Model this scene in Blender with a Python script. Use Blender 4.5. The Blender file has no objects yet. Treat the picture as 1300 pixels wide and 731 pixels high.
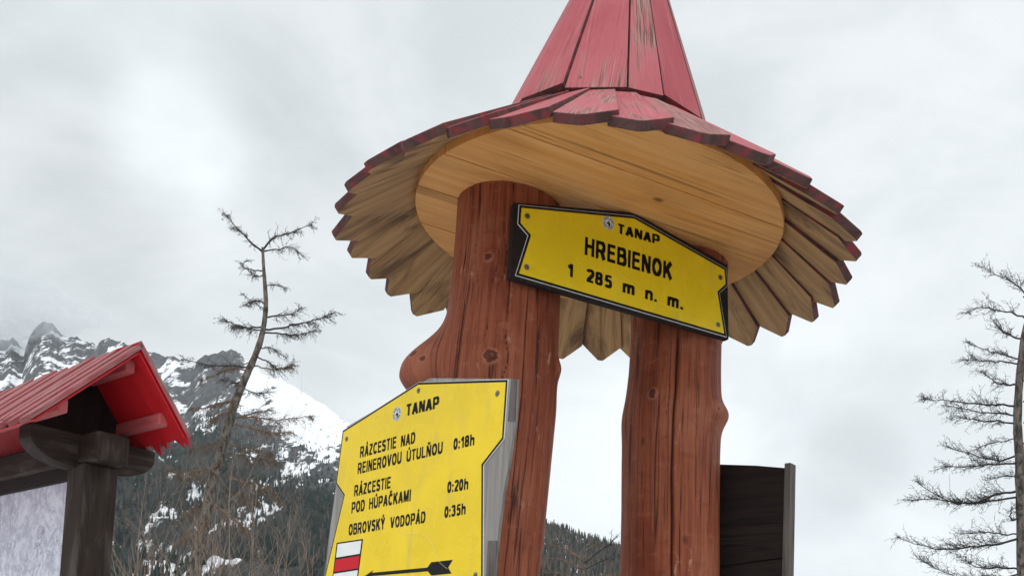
import bpy, bmesh, math, random
import numpy as np
from mathutils import Vector, Matrix
R_ = math.radians
scene = bpy.context.scene
COL = scene.collection

# ------------------------------------------------------------------ camera
FPX, PY, PITCH, ROLL = 1250.0, 784.83, 0.07501, 0.04387
CAM = np.array([0, 0, 1.6])
_f = np.array([0, math.cos(PITCH), math.sin(PITCH)])
_r0 = np.array([1.0, 0, 0]); _u0 = np.cross(_r0, _f)
_rt = math.cos(ROLL) * _r0 + math.sin(ROLL) * _u0
_up = -math.sin(ROLL) * _r0 + math.cos(ROLL) * _u0
cam_d = bpy.data.cameras.new('camera'); cam = bpy.data.objects.new('camera', cam_d); COL.objects.link(cam)
cam_d.sensor_fit = 'HORIZONTAL'; cam_d.sensor_width = 36.0; cam_d.lens = 36.0 * FPX / 1300.0
cam_d.shift_y = (PY - 365.5) / 1300.0
cam_d.clip_start = 0.05; cam_d.clip_end = 30000
cam.matrix_world = Matrix(((_rt[0], _up[0], -_f[0], CAM[0]), (_rt[1], _up[1], -_f[1], CAM[1]),
                           (_rt[2], _up[2], -_f[2], CAM[2]), (0, 0, 0, 1)))
scene.camera = cam

# ------------------------------------------------------------------ world, sun, exposure
SUN_EL, SUN_AZ = R_(56), R_(185)          # azimuth clockwise from +Y
world = bpy.data.worlds.new('World'); scene.world = world; world.use_nodes = True
scene.view_settings.view_transform = 'Standard'; scene.view_settings.look = 'None'
scene.view_settings.gamma = 1.0; scene.view_settings.exposure = 0.12; scene.view_settings.use_curve_mapping = False
sun_d = bpy.data.lights.new('sun', 'SUN'); sun = bpy.data.objects.new('sun', sun_d); COL.objects.link(sun)
sun_d.energy = 1.2; sun_d.angle = R_(28); sun_d.color = (1.0, 0.97, 0.93)
_sd = Vector((math.sin(SUN_AZ) * math.cos(SUN_EL), math.cos(SUN_AZ) * math.cos(SUN_EL), math.sin(SUN_EL)))
sun.rotation_euler = _sd.to_track_quat('Z', 'Y').to_euler()
scene.cycles.volume_bounces = 3
scene.cycles.max_bounces = 8


class NT:
    """tiny node-tree helper"""
    def __init__(s, tree): s.t = tree; s.n = tree.nodes; s.l = tree.links
    def node(s, kind, **kw):
        n = s.n.new(kind)
        ins = kw.pop('ins', {})
        for k, v in kw.items(): setattr(n, k, v)
        for k, v in ins.items(): s.put(n.inputs[k], v)
        return n
    def put(s, sock, v):
        if isinstance(v, bpy.types.NodeSocket): s.l.new(v, sock)
        elif isinstance(v, bpy.types.Node): s.l.new(v.outputs[0], sock)
        else:
            if sock.type == 'RGBA' and len(v) == 3: v = (*v, 1)
            sock.default_value = v
    def math(s, op, a, b=None, clamp=False):
        n = s.n.new('ShaderNodeMath'); n.operation = op; n.use_clamp = clamp
        s.put(n.inputs[0], a)
        if b is not None: s.put(n.inputs[1], b)
        return n.outputs[0]
    def vmath(s, op, a, b=None):
        n = s.n.new('ShaderNodeVectorMath'); n.operation = op
        s.put(n.inputs[0], a)
        if b is not None: s.put(n.inputs[1], b)
        return n
    def noise(s, vec, scale, detail=4, rough=0.55, dist=0.0):
        n = s.n.new('ShaderNodeTexNoise'); s.put(n.inputs['Vector'], vec)
        n.inputs['Scale'].default_value = scale; n.inputs['Detail'].default_value = detail
        n.inputs['Roughness'].default_value = rough; n.inputs['Distortion'].default_value = dist
        return n.outputs[0]
    def ramp(s, fac, lo, hi, a=0.0, b=1.0, smooth=True):
        n = s.n.new('ShaderNodeMapRange'); n.interpolation_type = 'SMOOTHSTEP' if smooth else 'LINEAR'
        s.put(n.inputs[0], fac); n.inputs[1].default_value = lo; n.inputs[2].default_value = hi
        n.inputs[3].default_value = a; n.inputs[4].default_value = b
        return n.outputs[0]
    def mix(s, fac, a, b, mode='MIX'):
        n = s.n.new('ShaderNodeMix'); n.data_type = 'RGBA'; n.blend_type = mode; n.clamp_factor = True
        s.put(n.inputs[0], fac); s.put(n.inputs[6], a); s.put(n.inputs[7], b)
        return n.outputs[2]
    def scale(s, vec, v):
        n = s.n.new('ShaderNodeMapping'); s.put(n.inputs['Vector'], vec); n.inputs['Scale'].default_value = v
        return n.outputs[0]


w = NT(world.node_tree); w.n.clear()
out = w.node('ShaderNodeOutputWorld'); bg = w.node('ShaderNodeBackground'); w.l.new(bg.outputs[0], out.inputs[0])
bg.inputs['Strength'].default_value = 0.1
sky = w.node('ShaderNodeTexSky', sky_type='NISHITA'); sky.sun_disc = False
sky.sun_elevation = SUN_EL; sky.sun_rotation = SUN_AZ; sky.altitude = 1285
tc = w.node('ShaderNodeTexCoord'); D = tc.outputs['Generated']
Ds = w.scale(D, (1.0, 1.0, 1.9))
n1 = w.noise(Ds, 3.1, 7, 0.54, 0.7)
n2 = w.noise(w.vmath('ADD', Ds, (7.3, 2.1, 4.4)).outputs[0], 5.5, 7, 0.55, 0.3)
sep = w.node('ShaderNodeSeparateXYZ'); w.l.new(D, sep.inputs[0])
cl = w.math('ADD', w.math('MULTIPLY', n1, 0.62), w.math('MULTIPLY', n2, 0.38))
cl = w.ramp(cl, 0.38, 0.62)


def sky_spot(px_dir, wide, gain):
    d = w.vmath('DOT_PRODUCT', D, tuple(px_dir)).outputs['Value']
    return w.math('MULTIPLY', w.ramp(d, math.cos(wide), 1.0), gain)


def ray(x, y):
    d = _f + _rt * (x - 650.0) / FPX + _up * (PY - y) / FPX
    return d / np.linalg.norm(d)


# overcast deck: brightness from the cloud noise, whiter low in the east, greyer to the north-west
b = w.math('ADD', w.math('MULTIPLY', cl, 1.5), 7.35)
for (px, py, wd, g) in ((228, 180, 4.5, 1.3), (215, 200, 10, 0.6), (120, 60, 9, 0.3), (50, 350, 10, -0.8), (60, 130, 5, -0.8), (130, 270, 5, -0.7), (370, 230, 5, -0.5), (330, 90, 4, -0.5), (1000, 330, 5, -0.5), (330, 400, 13, -0.35), (720, 560, 16, 0.75),
                        (1010, 640, 16, 0.9), (1085, 585, 3.6, -1.3), (1040, 640, 3, -0.5), (1150, 300, 12, 0.2),
                        (1180, 440, 4.5, -0.5), (420, 60, 10, -0.35), (960, 120, 10, -0.25), (30, 10, 7, -0.3)):
    b = w.math('ADD', b, sky_spot(ray(px, py), R_(wd), g))
# brighter towards the zenith and towards the veiled sun behind the camera
zen = w.ramp(sep.outputs['Z'], 0.6, 1.0, 0.0, 2.5)
b = w.math('ADD', b, zen)
sund = w.vmath('DOT_PRODUCT', D, tuple(_sd)).outputs['Value']
b = w.math('ADD', b, w.ramp(sund, 0.0, 1.0, 0.0, 4.0))
tint = w.mix(cl, (0.915, 0.98, 1.0), (0.95, 0.995, 1.015))
cloud = w.vmath('SCALE', tint); w.put(cloud.inputs['Scale'], b)
skymix = w.mix(0.95, sky.outputs[0], cloud.outputs[0])
w.l.new(skymix, bg.inputs['Color'])


# ------------------------------------------------------------------ geometry helpers
def on_plane(px, P0, n):
    d = ray(*px); return CAM + d * (np.dot(np.array(P0) - CAM, n) / np.dot(d, n))


def at_dist(px, dist):
    """point along the view of a pixel at horizontal distance dist"""
    d = ray(*px); return CAM + d * (dist / math.hypot(d[0], d[1]))


class MB:
    def __init__(s): s.v = []; s.f = []; s.uv = []; s.m = []; s.sm = []
    def add(s, verts, faces, uvs=None, mat=0, smooth=False):
        o = len(s.v); s.v.extend([tuple(map(float, p)) for p in verts])
        for i, fc in enumerate(faces):
            s.f.append([o + k for k in fc])
            s.uv.append(uvs[i] if uvs else [(0, 0)] * len(fc))
            s.m.append(mat[i] if isinstance(mat, (list, tuple)) else mat); s.sm.append(smooth)
    def prism(s, poly, o, u, v, n, depth, swap=False, mats=(0, 0, 0), uvoff=(0, 0)):
        """polygon (u,v) in frame, front face at +n*0, back at -n*depth. mats = front, side, back"""
        o, u, v, n = map(np.array, (o, u, v, n)); k = len(poly)
        area = sum(poly[i][0] * poly[(i + 1) % k][1] - poly[(i + 1) % k][0] * poly[i][1] for i in range(k))
        if area < 0: poly = poly[::-1]
        fr = [o + u * a + v * b_ for a, b_ in poly]; bk = [p - n * depth for p in fr]
        T = (lambda a, b_: (b_ + uvoff[0], a + uvoff[1])) if swap else (lambda a, b_: (a + uvoff[0], b_ + uvoff[1]))
        faces = [list(range(k)), list(range(2 * k - 1, k - 1, -1))]
        uvs = [[T(*p) for p in poly], [T(*poly[i]) for i in range(k - 1, -1, -1)]]
        ms = [mats[0], mats[2]]
        for i in range(k):
            j = (i + 1) % k
            faces.append([j, i, k + i, k + j])
            e = np.array(poly[j]) - np.array(poly[i])
            g = abs(e[0]) > abs(e[1])
            if g != swap:
                a0, a1 = (poly[j][0], poly[i][0]) if g else (poly[j][1], poly[i][1])
            if g:
                a, c = poly[j][0], poly[i][0]
                q = [T(a, poly[j][1]), T(c, poly[i][1]), T(c, poly[i][1] + depth), T(a, poly[j][1] + depth)]
            else:
                a, c = poly[j][1], poly[i][1]
                q = [T(poly[j][0], a), T(poly[i][0], c), T(poly[i][0] + depth, c), T(poly[j][0] + depth, a)]
            uvs.append(q); ms.append(mats[1])
        flip = np.dot(np.cross(u, v), n) < 0
        if flip: faces = [f[::-1] for f in faces]; uvs = [q[::-1] for q in uvs]
        s.add(fr + bk, faces, uvs, ms)
    def box(s, c, ax, ay, az, sx, sy, sz, grain='x', mats=(0, 0, 0)):
        """box centred at c; grain runs along the named axis (v of the uv)"""
        c = np.array(c)
        if grain == 'x': u, v, n, a, b_, d = ay, ax, az, sy, sx, sz
        elif grain == 'y': u, v, n, a, b_, d = ax, ay, az, sx, sy, sz
        else: u, v, n, a, b_, d = ax, az, ay, sx, sz, sy
        u, v, n = map(np.array, (u, v, n))
        s.prism([(-a / 2, -b_ / 2), (a / 2, -b_ / 2), (a / 2, b_ / 2), (-a / 2, b_ / 2)], c + n * d / 2, u, v, n, d, mats=mats)
    def tube(s, pts, rad, sides=5, mat=0, cap=True):
        pts = [np.array(p, float) for p in pts]; k = len(pts); V = []; vv = 0
        for i, p in enumerate(pts):
            t = pts[min(i + 1, k - 1)] - pts[max(i - 1, 0)]; t /= (np.linalg.norm(t) + 1e-12)
            a = np.cross(t, (0.31, 0.17, 0.93) if abs(t[2]) < 0.9 else (1, 0, 0)); a /= np.linalg.norm(a); c = np.cross(t, a)
            for q in range(sides):
                th = 2 * math.pi * q / sides
                V.append(p + rad[i] * (a * math.cos(th) + c * math.sin(th)))
        F = []; U = []; L = 0
        for i in range(k - 1):
            dl = np.linalg.norm(pts[i + 1] - pts[i])
            for q in range(sides):
                r = (q + 1) % sides
                F.append([i * sides + q, i * sides + r, (i + 1) * sides + r, (i + 1) * sides + q])
                w0, w1 = q / sides * 6.28 * rad[0], (q + 1) / sides * 6.28 * rad[0]
                U.append([(w0, L), (w1, L), (w1, L + dl), (w0, L + dl)])
            L += dl
        if cap:
            F.append(list(range((k - 1) * sides, k * sides))); U.append([(0, 0)] * sides)
        s.add(V, F, U, mat, True)
    def build(s, name, mats, parent=None, bevel=0.0, smooth=None):
        off = np.array(parent_loc(parent))
        me = bpy.data.meshes.new(name)
        me.from_pydata([tuple(np.array(p) - off) for p in s.v], [], s.f)
        uvl = me.uv_layers.new(name='UVMap')
        flat = [c for fc in s.uv for p in fc for c in p]
        uvl.data.foreach_set('uv', flat)
        for m in (mats if isinstance(mats, (list, tuple)) else [mats]): me.materials.append(m)
        me.polygons.foreach_set('material_index', s.m)
        me.polygons.foreach_set('use_smooth', s.sm if smooth is None else [smooth] * len(s.f))
        me.update()
        o = bpy.data.objects.new(name, me); COL.objects.link(o)
        if parent: o.parent = parent
        if bevel:
            md = o.modifiers.new('bevel', 'BEVEL'); md.width = bevel; md.segments = 2; md.limit_method = 'ANGLE'; md.angle_limit = R_(35)
        return o


def parent_loc(p):
    loc = Vector((0, 0, 0))
    while p: loc += p.location; p = p.parent
    return tuple(loc)


def tag(o, label=None, cat=None, group=None, kind=None):
    if label: o['label'] = label
    if cat: o['category'] = cat
    if group: o['group'] = group
    if kind: o['kind'] = kind
    return o


def thing(name, loc, label, cat, group=None):
    o = bpy.data.objects.new(name, None); COL.objects.link(o); o.location = tuple(loc); o.empty_display_size = 0.1
    return tag(o, label, cat, group)


# ------------------------------------------------------------------ materials
def new_mat(name):
    m = bpy.data.materials.new(name); m.use_nodes = True; t = NT(m.node_tree); t.n.clear()
    o = t.node('ShaderNodeOutputMaterial'); p = t.node('ShaderNodeBsdfPrincipled'); t.l.new(p.outputs[0], o.inputs[0])
    return m, t, p


def bump(t, p, h, strength, dist):
    b_ = t.node('ShaderNodeBump'); b_.inputs['Strength'].default_value = strength; b_.inputs['Distance'].default_value = dist
    t.put(b_.inputs['Height'], h); t.l.new(b_.outputs[0], p.inputs['Normal'])


def plank_uv(t):
    tcn = t.node('ShaderNodeTexCoord'); oi = t.node('ShaderNodeObjectInfo')
    off = t.node('ShaderNodeCombineXYZ')
    t.put(off.inputs[0], t.math('MULTIPLY', oi.outputs['Random'], 17.3)); t.put(off.inputs[1], t.math('MULTIPLY', oi.outputs['Random'], 9.7))
    return t.vmath('ADD', tcn.outputs['UV'], off.outputs[0]).outputs[0], oi.outputs['Random']


def wood_mat(name, c1, c2, dark, grain=60, along=2.2, rough=0.7, blotch=None, blotch_amt=0.5, crack=0.5, knots=0.0, bstr=0.35, spec=0.3, blotch_scale=(2.2, 0.9, 1)):
    m, t, p = new_mat(name)
    uv, rnd = plank_uv(t)
    g1 = t.noise(t.scale(uv, (grain, along, 1)), 1.0, 5, 0.6, 0.25)
    g2 = t.noise(t.scale(uv, (grain * 3.5, along * 2.5, 1)), 1.0, 3, 0.6)
    col = t.mix(t.ramp(g1, 0.32, 0.68), c1, c2)
    col = t.mix(t.ramp(g2, 0.55, 0.8, 0, 0.45), col, dark)
    big = t.noise(t.scale(uv, blotch_scale), 1.6, 4, 0.6, 0.6)
    if blotch: col = t.mix(t.ramp(big, 0.45, 0.7, 0, blotch_amt), col, blotch)
    hgt = t.math('ADD', t.math('MULTIPLY', g1, 0.5), t.math('MULTIPLY', g2, 0.5))
    if crack:
        cr = t.noise(t.scale(uv, (grain * 0.55, along * 0.32, 1)), 1.0, 2, 0.5, 0.1)
        line = t.math('ABSOLUTE', t.math('SUBTRACT', cr, 0.5))
        brk = t.noise(t.scale(uv, (grain * 0.3, along, 1)), 1.0, 2)
        cm = t.math('MULTIPLY', t.ramp(line, 0.0, 0.018, 1, 0), t.ramp(brk, 0.48, 0.6))
        col = t.mix(t.math('MULTIPLY', cm, crack), col, dark)
        hgt = t.math('SUBTRACT', hgt, t.math('MULTIPLY', cm, 1.2))
    if knots:
        vo = t.node('ShaderNodeTexVoronoi'); t.put(vo.inputs['Vector'], t.scale(uv, (8, 5, 1))); vo.inputs['Scale'].default_value = 1.0
        kn = t.ramp(t.math('ADD', vo.outputs['Distance'], t.math('MULTIPLY', g2, 0.06)), 0.06, 0.15, 1, 0)
        sel = t.node('ShaderNodeSeparateColor'); t.l.new(vo.outputs['Color'], sel.inputs[0])
        kn = t.math('MULTIPLY', kn, t.ramp(sel.outputs[0], 0.45, 0.5))
        col = t.mix(t.math('MULTIPLY', kn, knots), col, dark)
    t.put(p.inputs['Base Color'], col)
    t.put(p.inputs['Roughness'], t.ramp(g1, 0.3, 0.7, rough - 0.1, rough + 0.1))
    p.inputs['Specular IOR Level'].default_value = spec
    bump(t, p, hgt, bstr, 0.004)
    return m


def paint_red(name, fresh, faded, bare, wear=0.5, spec=0.4):
    """old red roof paint over wood: faded patches, bare grain streaks"""
    m, t, p = new_mat(name)
    uv, rnd = plank_uv(t)
    g1 = t.noise(t.scale(uv, (95, 3.0, 1)), 1.0, 5, 0.65, 0.2)
    g2 = t.noise(t.scale(uv, (260, 7.0, 1)), 1.0, 3, 0.6)
    big = t.noise(t.scale(uv, (3.0, 1.4, 1)), 1.6, 4, 0.6, 0.5)
    mid = t.noise(t.scale(uv, (14, 5, 1)), 1.0, 4, 0.6)
    col = t.mix(t.ramp(t.math('ADD', t.math('MULTIPLY', big, 0.7), t.math('MULTIPLY', rnd, 0.3)), 0.3, 0.62), fresh, faded)
    col = t.mix(t.ramp(mid, 0.5, 0.75, 0, 0.35), col, tuple(c * 0.55 for c in fresh))
    wm = t.math('ADD', t.math('MULTIPLY', big, 0.55), t.math('MULTIPLY', g1, 0.45))
    wm = t.math('ADD', wm, t.math('MULTIPLY', t.math('SUBTRACT', rnd, 0.5), 0.16))
    bm = t.ramp(wm, 0.50, 0.60, 0, wear)
    bcol = t.mix(t.ramp(g2, 0.4, 0.62), bare, tuple(c * 0.3 for c in bare))
    col = t.mix(bm, col, bcol)
    g3 = t.noise(t.scale(uv, (150, 2.0, 1)), 1.0, 4, 0.7, 0.1)
    col = t.mix(t.math('MULTIPLY', t.ramp(g3, 0.54, 0.66, 0, 0.75), t.ramp(big, 0.38, 0.62, 0.25, 1.0)), col, (0.085, 0.018, 0.02))
    col = t.mix(t.math('MULTIPLY', t.ramp(g3, 0.44, 0.36, 0, 0.5), t.ramp(mid, 0.4, 0.6)), col, tuple(min(1, c * 1.25 + 0.05) for c in faded))
    fine = t.ramp(g2, 0.58, 0.76, 0, 0.6)
    col = t.mix(fine, col, (0.10, 0.025, 0.022))
    # grime and nail holes
    vo = t.node('ShaderNodeTexVoronoi'); t.put(vo.inputs['Vector'], t.scale(uv, (26, 12, 1))); vo.inputs['Scale'].default_value = 1.0
    sel = t.node('ShaderNodeSeparateColor'); t.l.new(vo.outputs['Color'], sel.inputs[0])
    sp = t.math('MULTIPLY', t.ramp(vo.outputs['Distance'], 0.06, 0.13, 1, 0), t.ramp(sel.outputs[0], 0.86, 0.88))
    col = t.mix(sp, col, (0.06, 0.02, 0.02))
    t.put(p.inputs['Base Color'], col)
    t.put(p.inputs['Roughness'], t.math('ADD', t.ramp(big, 0.3, 0.7, 0.5, 0.68), t.math('MULTIPLY', bm, 0.25)))
    p.inputs['Specular IOR Level'].default_value = spec * 0.6
    bump(t, p, t.math('ADD', t.math('MULTIPLY', g1, 0.6), t.math('MULTIPLY', g3, 0.8)), 0.6, 0.004)
    return m


def plain_mat(name, col, rough=0.4, var=0.12, scale=9, spec=0.5, metallic=0.0, dirt=None):
    m, t, p = new_mat(name)
    tcn = t.node('ShaderNodeTexCoord')
    nz = t.noise(tcn.outputs['Object'], scale, 5, 0.6, 0.3)
    c = t.mix(t.ramp(nz, 0.3, 0.7), tuple(x * (1 - var) for x in col), tuple(min(1, x * (1 + var)) for x in col))
    if dirt:
        d2 = t.noise(t.scale(tcn.outputs['Object'], (22, 22, 5)), 1.0, 5, 0.65)
        c = t.mix(t.ramp(d2, 0.5, 0.8, 0, 0.5), c, dirt)
    t.put(p.inputs['Base Color'], c)
    t.put(p.inputs['Roughness'], t.ramp(nz, 0.3, 0.7, rough - 0.06, rough + 0.08))
    p.inputs['Specular IOR Level'].default_value = spec; p.inputs['Metallic'].default_value = metallic
    bump(t, p, nz, 0.06, 0.002)
    return m


M = {}
M['soffit'] = wood_mat('pine_soffit', (0.70, 0.31, 0.085), (0.78, 0.40, 0.14), (0.20, 0.08, 0.02), grain=42, along=1.3, rough=0.6, spec=0.2, blotch=(0.36, 0.16, 0.05), blotch_amt=0.3, blotch_scale=(6, 2.2, 1), crack=0.6, knots=0.95, bstr=0.12)
M['under'] = wood_mat('weathered_underside', (0.42, 0.235, 0.10), (0.56, 0.35, 0.16), (0.07, 0.04, 0.025), grain=38, along=1.6, rough=0.7, blotch=(0.10, 0.055, 0.035), blotch_amt=0.85, crack=0.6, knots=0.5, blotch_scale=(7, 2.0, 1))
M['roofred'] = paint_red('old_red_roof_paint', (0.32, 0.034, 0.048), (0.40, 0.100, 0.115), (0.36, 0.21, 0.18), 0.85)
M['end'] = wood_mat('weathered_end_grain', (0.060, 0.036, 0.032), (0.12, 0.060, 0.055), (0.020, 0.015, 0.015), grain=30, along=8, rough=0.8, spec=0.15, blotch=(0.26, 0.035, 0.045), blotch_amt=0.85, blotch_scale=(14, 14, 1), crack=0.4)
M['dark'] = wood_mat('dark_stained_wood', (0.014, 0.009, 0.0085), (0.024, 0.016, 0.014), (0.006, 0.005, 0.005), grain=45, along=2, rough=0.7, spec=0.15, blotch=(0.05, 0.04, 0.035), blotch_amt=0.3, crack=0.6, bstr=0.4)
M['darkpost'] = wood_mat('dark_brown_timber', (0.022, 0.014, 0.010), (0.042, 0.028, 0.021), (0.008, 0.006, 0.005), grain=60, along=2, rough=0.7, spec=0.2, blotch=(0.12, 0.095, 0.085), blotch_amt=0.45, crack=0.7, bstr=0.4, blotch_scale=(9, 2.0, 1))
M['grey'] = wood_mat('grey_weathered_wood', (0.22, 0.205, 0.19), (0.36, 0.34, 0.32), (0.06, 0.055, 0.05), grain=70, along=2.2, rough=0.8, blotch=(0.20, 0.17, 0.15), blotch_amt=0.6, crack=0.8, bstr=0.5)
M['greyside'] = wood_mat('grey_weathered_side_grain', (0.15, 0.135, 0.125), (0.26, 0.245, 0.23), (0.05, 0.045, 0.04), grain=90, along=4, rough=0.85, spec=0.15, blotch=(0.09, 0.075, 0.07), blotch_amt=0.6, crack=0.8, bstr=0.5)
M['greyedge'] = wood_mat('dark_weathered_bark_edge', (0.065, 0.053, 0.047), (0.14, 0.118, 0.105), (0.02, 0.016, 0.015), grain=60, along=4, rough=0.8, crack=0.6, bstr=0.6)
M['kred'] = paint_red('faded_red_kiosk_paint', (0.21, 0.032, 0.036), (0.33, 0.10, 0.105), (0.42, 0.22, 0.21), 0.9)
M['kbright'] = wood_mat('bright_red_paint', (0.50, 0.010, 0.016), (0.57, 0.016, 0.022), (0.25, 0.01, 0.01), grain=18, along=1.2, rough=0.5, blotch=(0.42, 0.015, 0.02), blotch_amt=0.4, crack=0.2, bstr=0.15)
M['kpurlin'] = wood_mat('pale_red_paint', (0.46, 0.085, 0.088), (0.54, 0.14, 0.14), (0.2, 0.025, 0.025), grain=40, along=2, rough=0.6, crack=0.3, bstr=0.2)
M['yellow'] = plain_mat('yellow_sign_enamel', (0.78, 0.545, 0.014), 0.28, 0.06, 7, 0.35, dirt=(0.52, 0.40, 0.09))
M['black'] = plain_mat('black_sign_print', (0.009, 0.008, 0.008), 0.5, 0.2, spec=0.15)
M['white'] = plain_mat('white_sign_print', (0.72, 0.72, 0.70), 0.4, 0.05)
M['signred'] = plain_mat('red_sign_print', (0.52, 0.010, 0.022), 0.5, 0.06, spec=0.2)
M['scratch'] = plain_mat('pale_scratch', (0.74, 0.66, 0.30), 0.6, 0.1)
M['steel'] = plain_mat('screw_steel', (0.25, 0.23, 0.19), 0.4, 0.3, 200, 0.5, 0.9)


def post_mat():
    m, t, p = new_mat('red_brown_stained_log')
    uv, rnd = plank_uv(t)
    tcn = t.node('ShaderNodeTexCoord')
    g1 = t.noise(t.scale(uv, (64, 1.5, 1)), 1.0, 6, 0.68, 0.45)
    g2 = t.noise(t.scale(uv, (150, 5.0, 1)), 1.0, 3, 0.6, 0.2)
    big = t.noise(t.scale(uv, (5.0, 1.6, 1)), 1.3, 4, 0.6, 0.6)
    col = t.mix(t.ramp(g1, 0.3, 0.7), (0.185, 0.038, 0.016), (0.315, 0.088, 0.040))
    col = t.mix(t.ramp(big, 0.42, 0.68, 0, 0.65), col, (0.36, 0.125, 0.066))
    col = t.mix(t.ramp(big, 0.44, 0.3, 0, 0.6), col, (0.13, 0.024, 0.011))
    col = t.mix(t.ramp(g2, 0.5, 0.75, 0, 0.7), col, (0.075, 0.015, 0.008))
    # fine drying cracks that break up along the log
    cr = t.noise(t.scale(uv, (24, 0.55, 1)), 1.0, 2, 0.45, 0.12)
    line = t.math('ABSOLUTE', t.math('SUBTRACT', cr, 0.5))
    brk = t.noise(t.scale(uv, (9, 1.8, 1)), 1.0, 2)
    cm = t.math('MULTIPLY', t.ramp(line, 0.0, 0.016, 1, 0), t.ramp(brk, 0.42, 0.52))
    col = t.mix(t.math('MULTIPLY', cm, 0.85), col, (0.03, 0.009, 0.007))
    # pale scuffs where the stain has worn through
    sc = t.noise(t.scale(uv, (38, 14, 1)), 1.0, 5, 0.7)
    sm = t.noise(t.scale(uv, (6, 5, 1)), 1.0, 2)
    col = t.mix(t.math('MULTIPLY', t.ramp(sc, 0.58, 0.70, 0, 0.75), t.ramp(sm, 0.46, 0.62)), col, (0.50, 0.27, 0.18))
    vo = t.node('ShaderNodeTexVoronoi'); t.put(vo.inputs['Vector'], t.scale(uv, (7.0, 4.0, 1))); vo.inputs['Scale'].default_value = 1.0
    sel = t.node('ShaderNodeSeparateColor'); t.l.new(vo.outputs['Color'], sel.inputs[0])
    sk = t.math('MULTIPLY', t.ramp(t.math('ADD', vo.outputs['Distance'], t.math('MULTIPLY', g1, 0.08)), 0.05, 0.13, 1, 0), t.ramp(sel.outputs[0], 0.62, 0.66))
    col = t.mix(t.math('MULTIPLY', sk, 0.75), col, (0.075, 0.017, 0.010))
    tm_ = t.noise(t.scale(uv, (16, 34, 1)), 1.0, 3, 0.55, 0.4)
    col = t.mix(t.ramp(tm_, 0.56, 0.72, 0, 0.28), col, (0.10, 0.020, 0.010))
    col = t.mix(t.ramp(tm_, 0.42, 0.28, 0, 0.25), col, (0.42, 0.16, 0.09))
    at = t.node('ShaderNodeAttribute', attribute_name='groove')
    col = t.mix(t.ramp(at.outputs['Fac'], 0.3, 0.95), col, (0.022, 0.008, 0.006))
    kn = t.node('ShaderNodeAttribute', attribute_name='knot')
    kwob = t.noise(t.scale(uv, (40, 40, 1)), 1.0, 4, 0.6)
    ring = t.math('SINE', t.math('ADD', t.math('MULTIPLY', kn.outputs['Fac'], 8.0), t.math('MULTIPLY', kwob, 9.0)))
    kcol = t.mix(t.ramp(ring, -0.6, 0.8), (0.07, 0.016, 0.009), (0.36, 0.13, 0.07))
    col = t.mix(t.ramp(kn.outputs['Fac'], 0.15, 0.6, 0, 0.8), col, kcol)
    t.put(p.inputs['Base Color'], col)
    t.put(p.inputs['Roughness'], t.ramp(g1, 0.3, 0.7, 0.5, 0.68))
    p.inputs['Specular IOR Level'].default_value = 0.22
    h = t.math('SUBTRACT', t.math('ADD', t.math('ADD', t.math('MULTIPLY', g1, 0.7), t.math('MULTIPLY', g2, 0.4)), t.math('MULTIPLY', tm_, 0.5)), cm)
    bump(t, p, h, 0.6, 0.005)
    return m


M['log'] = post_mat()


# ------------------------------------------------------------------ value noise (numpy) for terrain
def _hash(ix, iy, seed):
    h = (ix.astype(np.int64) * 374761393 + iy.astype(np.int64) * 668265263 + seed * 1442695041) & 0xffffffff
    h = ((h ^ (h >> 13)) * 1274126177) & 0xffffffff
    return ((h ^ (h >> 16)) & 0xffff) / 65535.0


def vnoise(x, y, seed=0):
    x = np.asarray(x, float); y = np.asarray(y, float)
    ix, iy = np.floor(x), np.floor(y); fx, fy = x - ix, y - iy
    fx = fx * fx * fx * (fx * (fx * 6 - 15) + 10); fy = fy * fy * fy * (fy * (fy * 6 - 15) + 10)
    a = _hash(ix, iy, seed); b_ = _hash(ix + 1, iy, seed); c = _hash(ix, iy + 1, seed); d = _hash(ix + 1, iy + 1, seed)
    return (a * (1 - fx) + b_ * fx) * (1 - fy) + (c * (1 - fx) + d * fx) * fy


def fbm(x, y, oct=5, seed=0, ridged=False, gain=0.5):
    s = 0; a = 1.0; tot = 0
    for k in range(oct):
        n = vnoise(x * 2 ** k + 13.7 * k, y * 2 ** k - 7.1 * k, seed + k)
        if ridged: n = 1 - np.abs(2 * n - 1)
        s = s + a * n; tot += a; a *= gain
    return s / tot


# ------------------------------------------------------------------ terrain: near ground + mountains
RIDGE_PX = [(-260, 430), (-60, 425), (0, 431), (9, 436), (15, 431), (20, 434), (31, 443), (38, 424), (45, 413), (56, 406), (68, 409), (76, 418), (90, 429), (100, 431), (112, 432),
            (126, 435), (138, 428), (148, 434), (164, 440), (184, 445), (195, 446), (206, 450), (226, 456), (243, 466), (250, 459),
            (262, 450), (283, 444), (296, 446), (307, 450), (319, 462), (336, 476), (355, 481), (379, 495), (408, 512), (446, 538),
            (520, 575), (600, 622), (690, 662), (740, 679), (790, 696), (860, 722), (960, 770), (1300, 800)]
_az = []; _el = []
for q in RIDGE_PX:
    d = ray(*q); _az.append(math.degrees(math.atan2(d[0], d[1]))); _el.append(math.degrees(math.asin(d[2])))
_az = np.array([-75.0] + _az + [75.0]); _el = np.array([12.0] + _el + [3.0])


def terrain_params(az):
    E = np.interp(az, _az, _el)
    Dm = np.interp(az, [-75, -30, -22, -17, -10, 0, 8, 30, 75], [2600, 2500, 2300, 1950, 1500, 950, 750, 900, 1200])
    return E, Dm


R0 = 70.0


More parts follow.
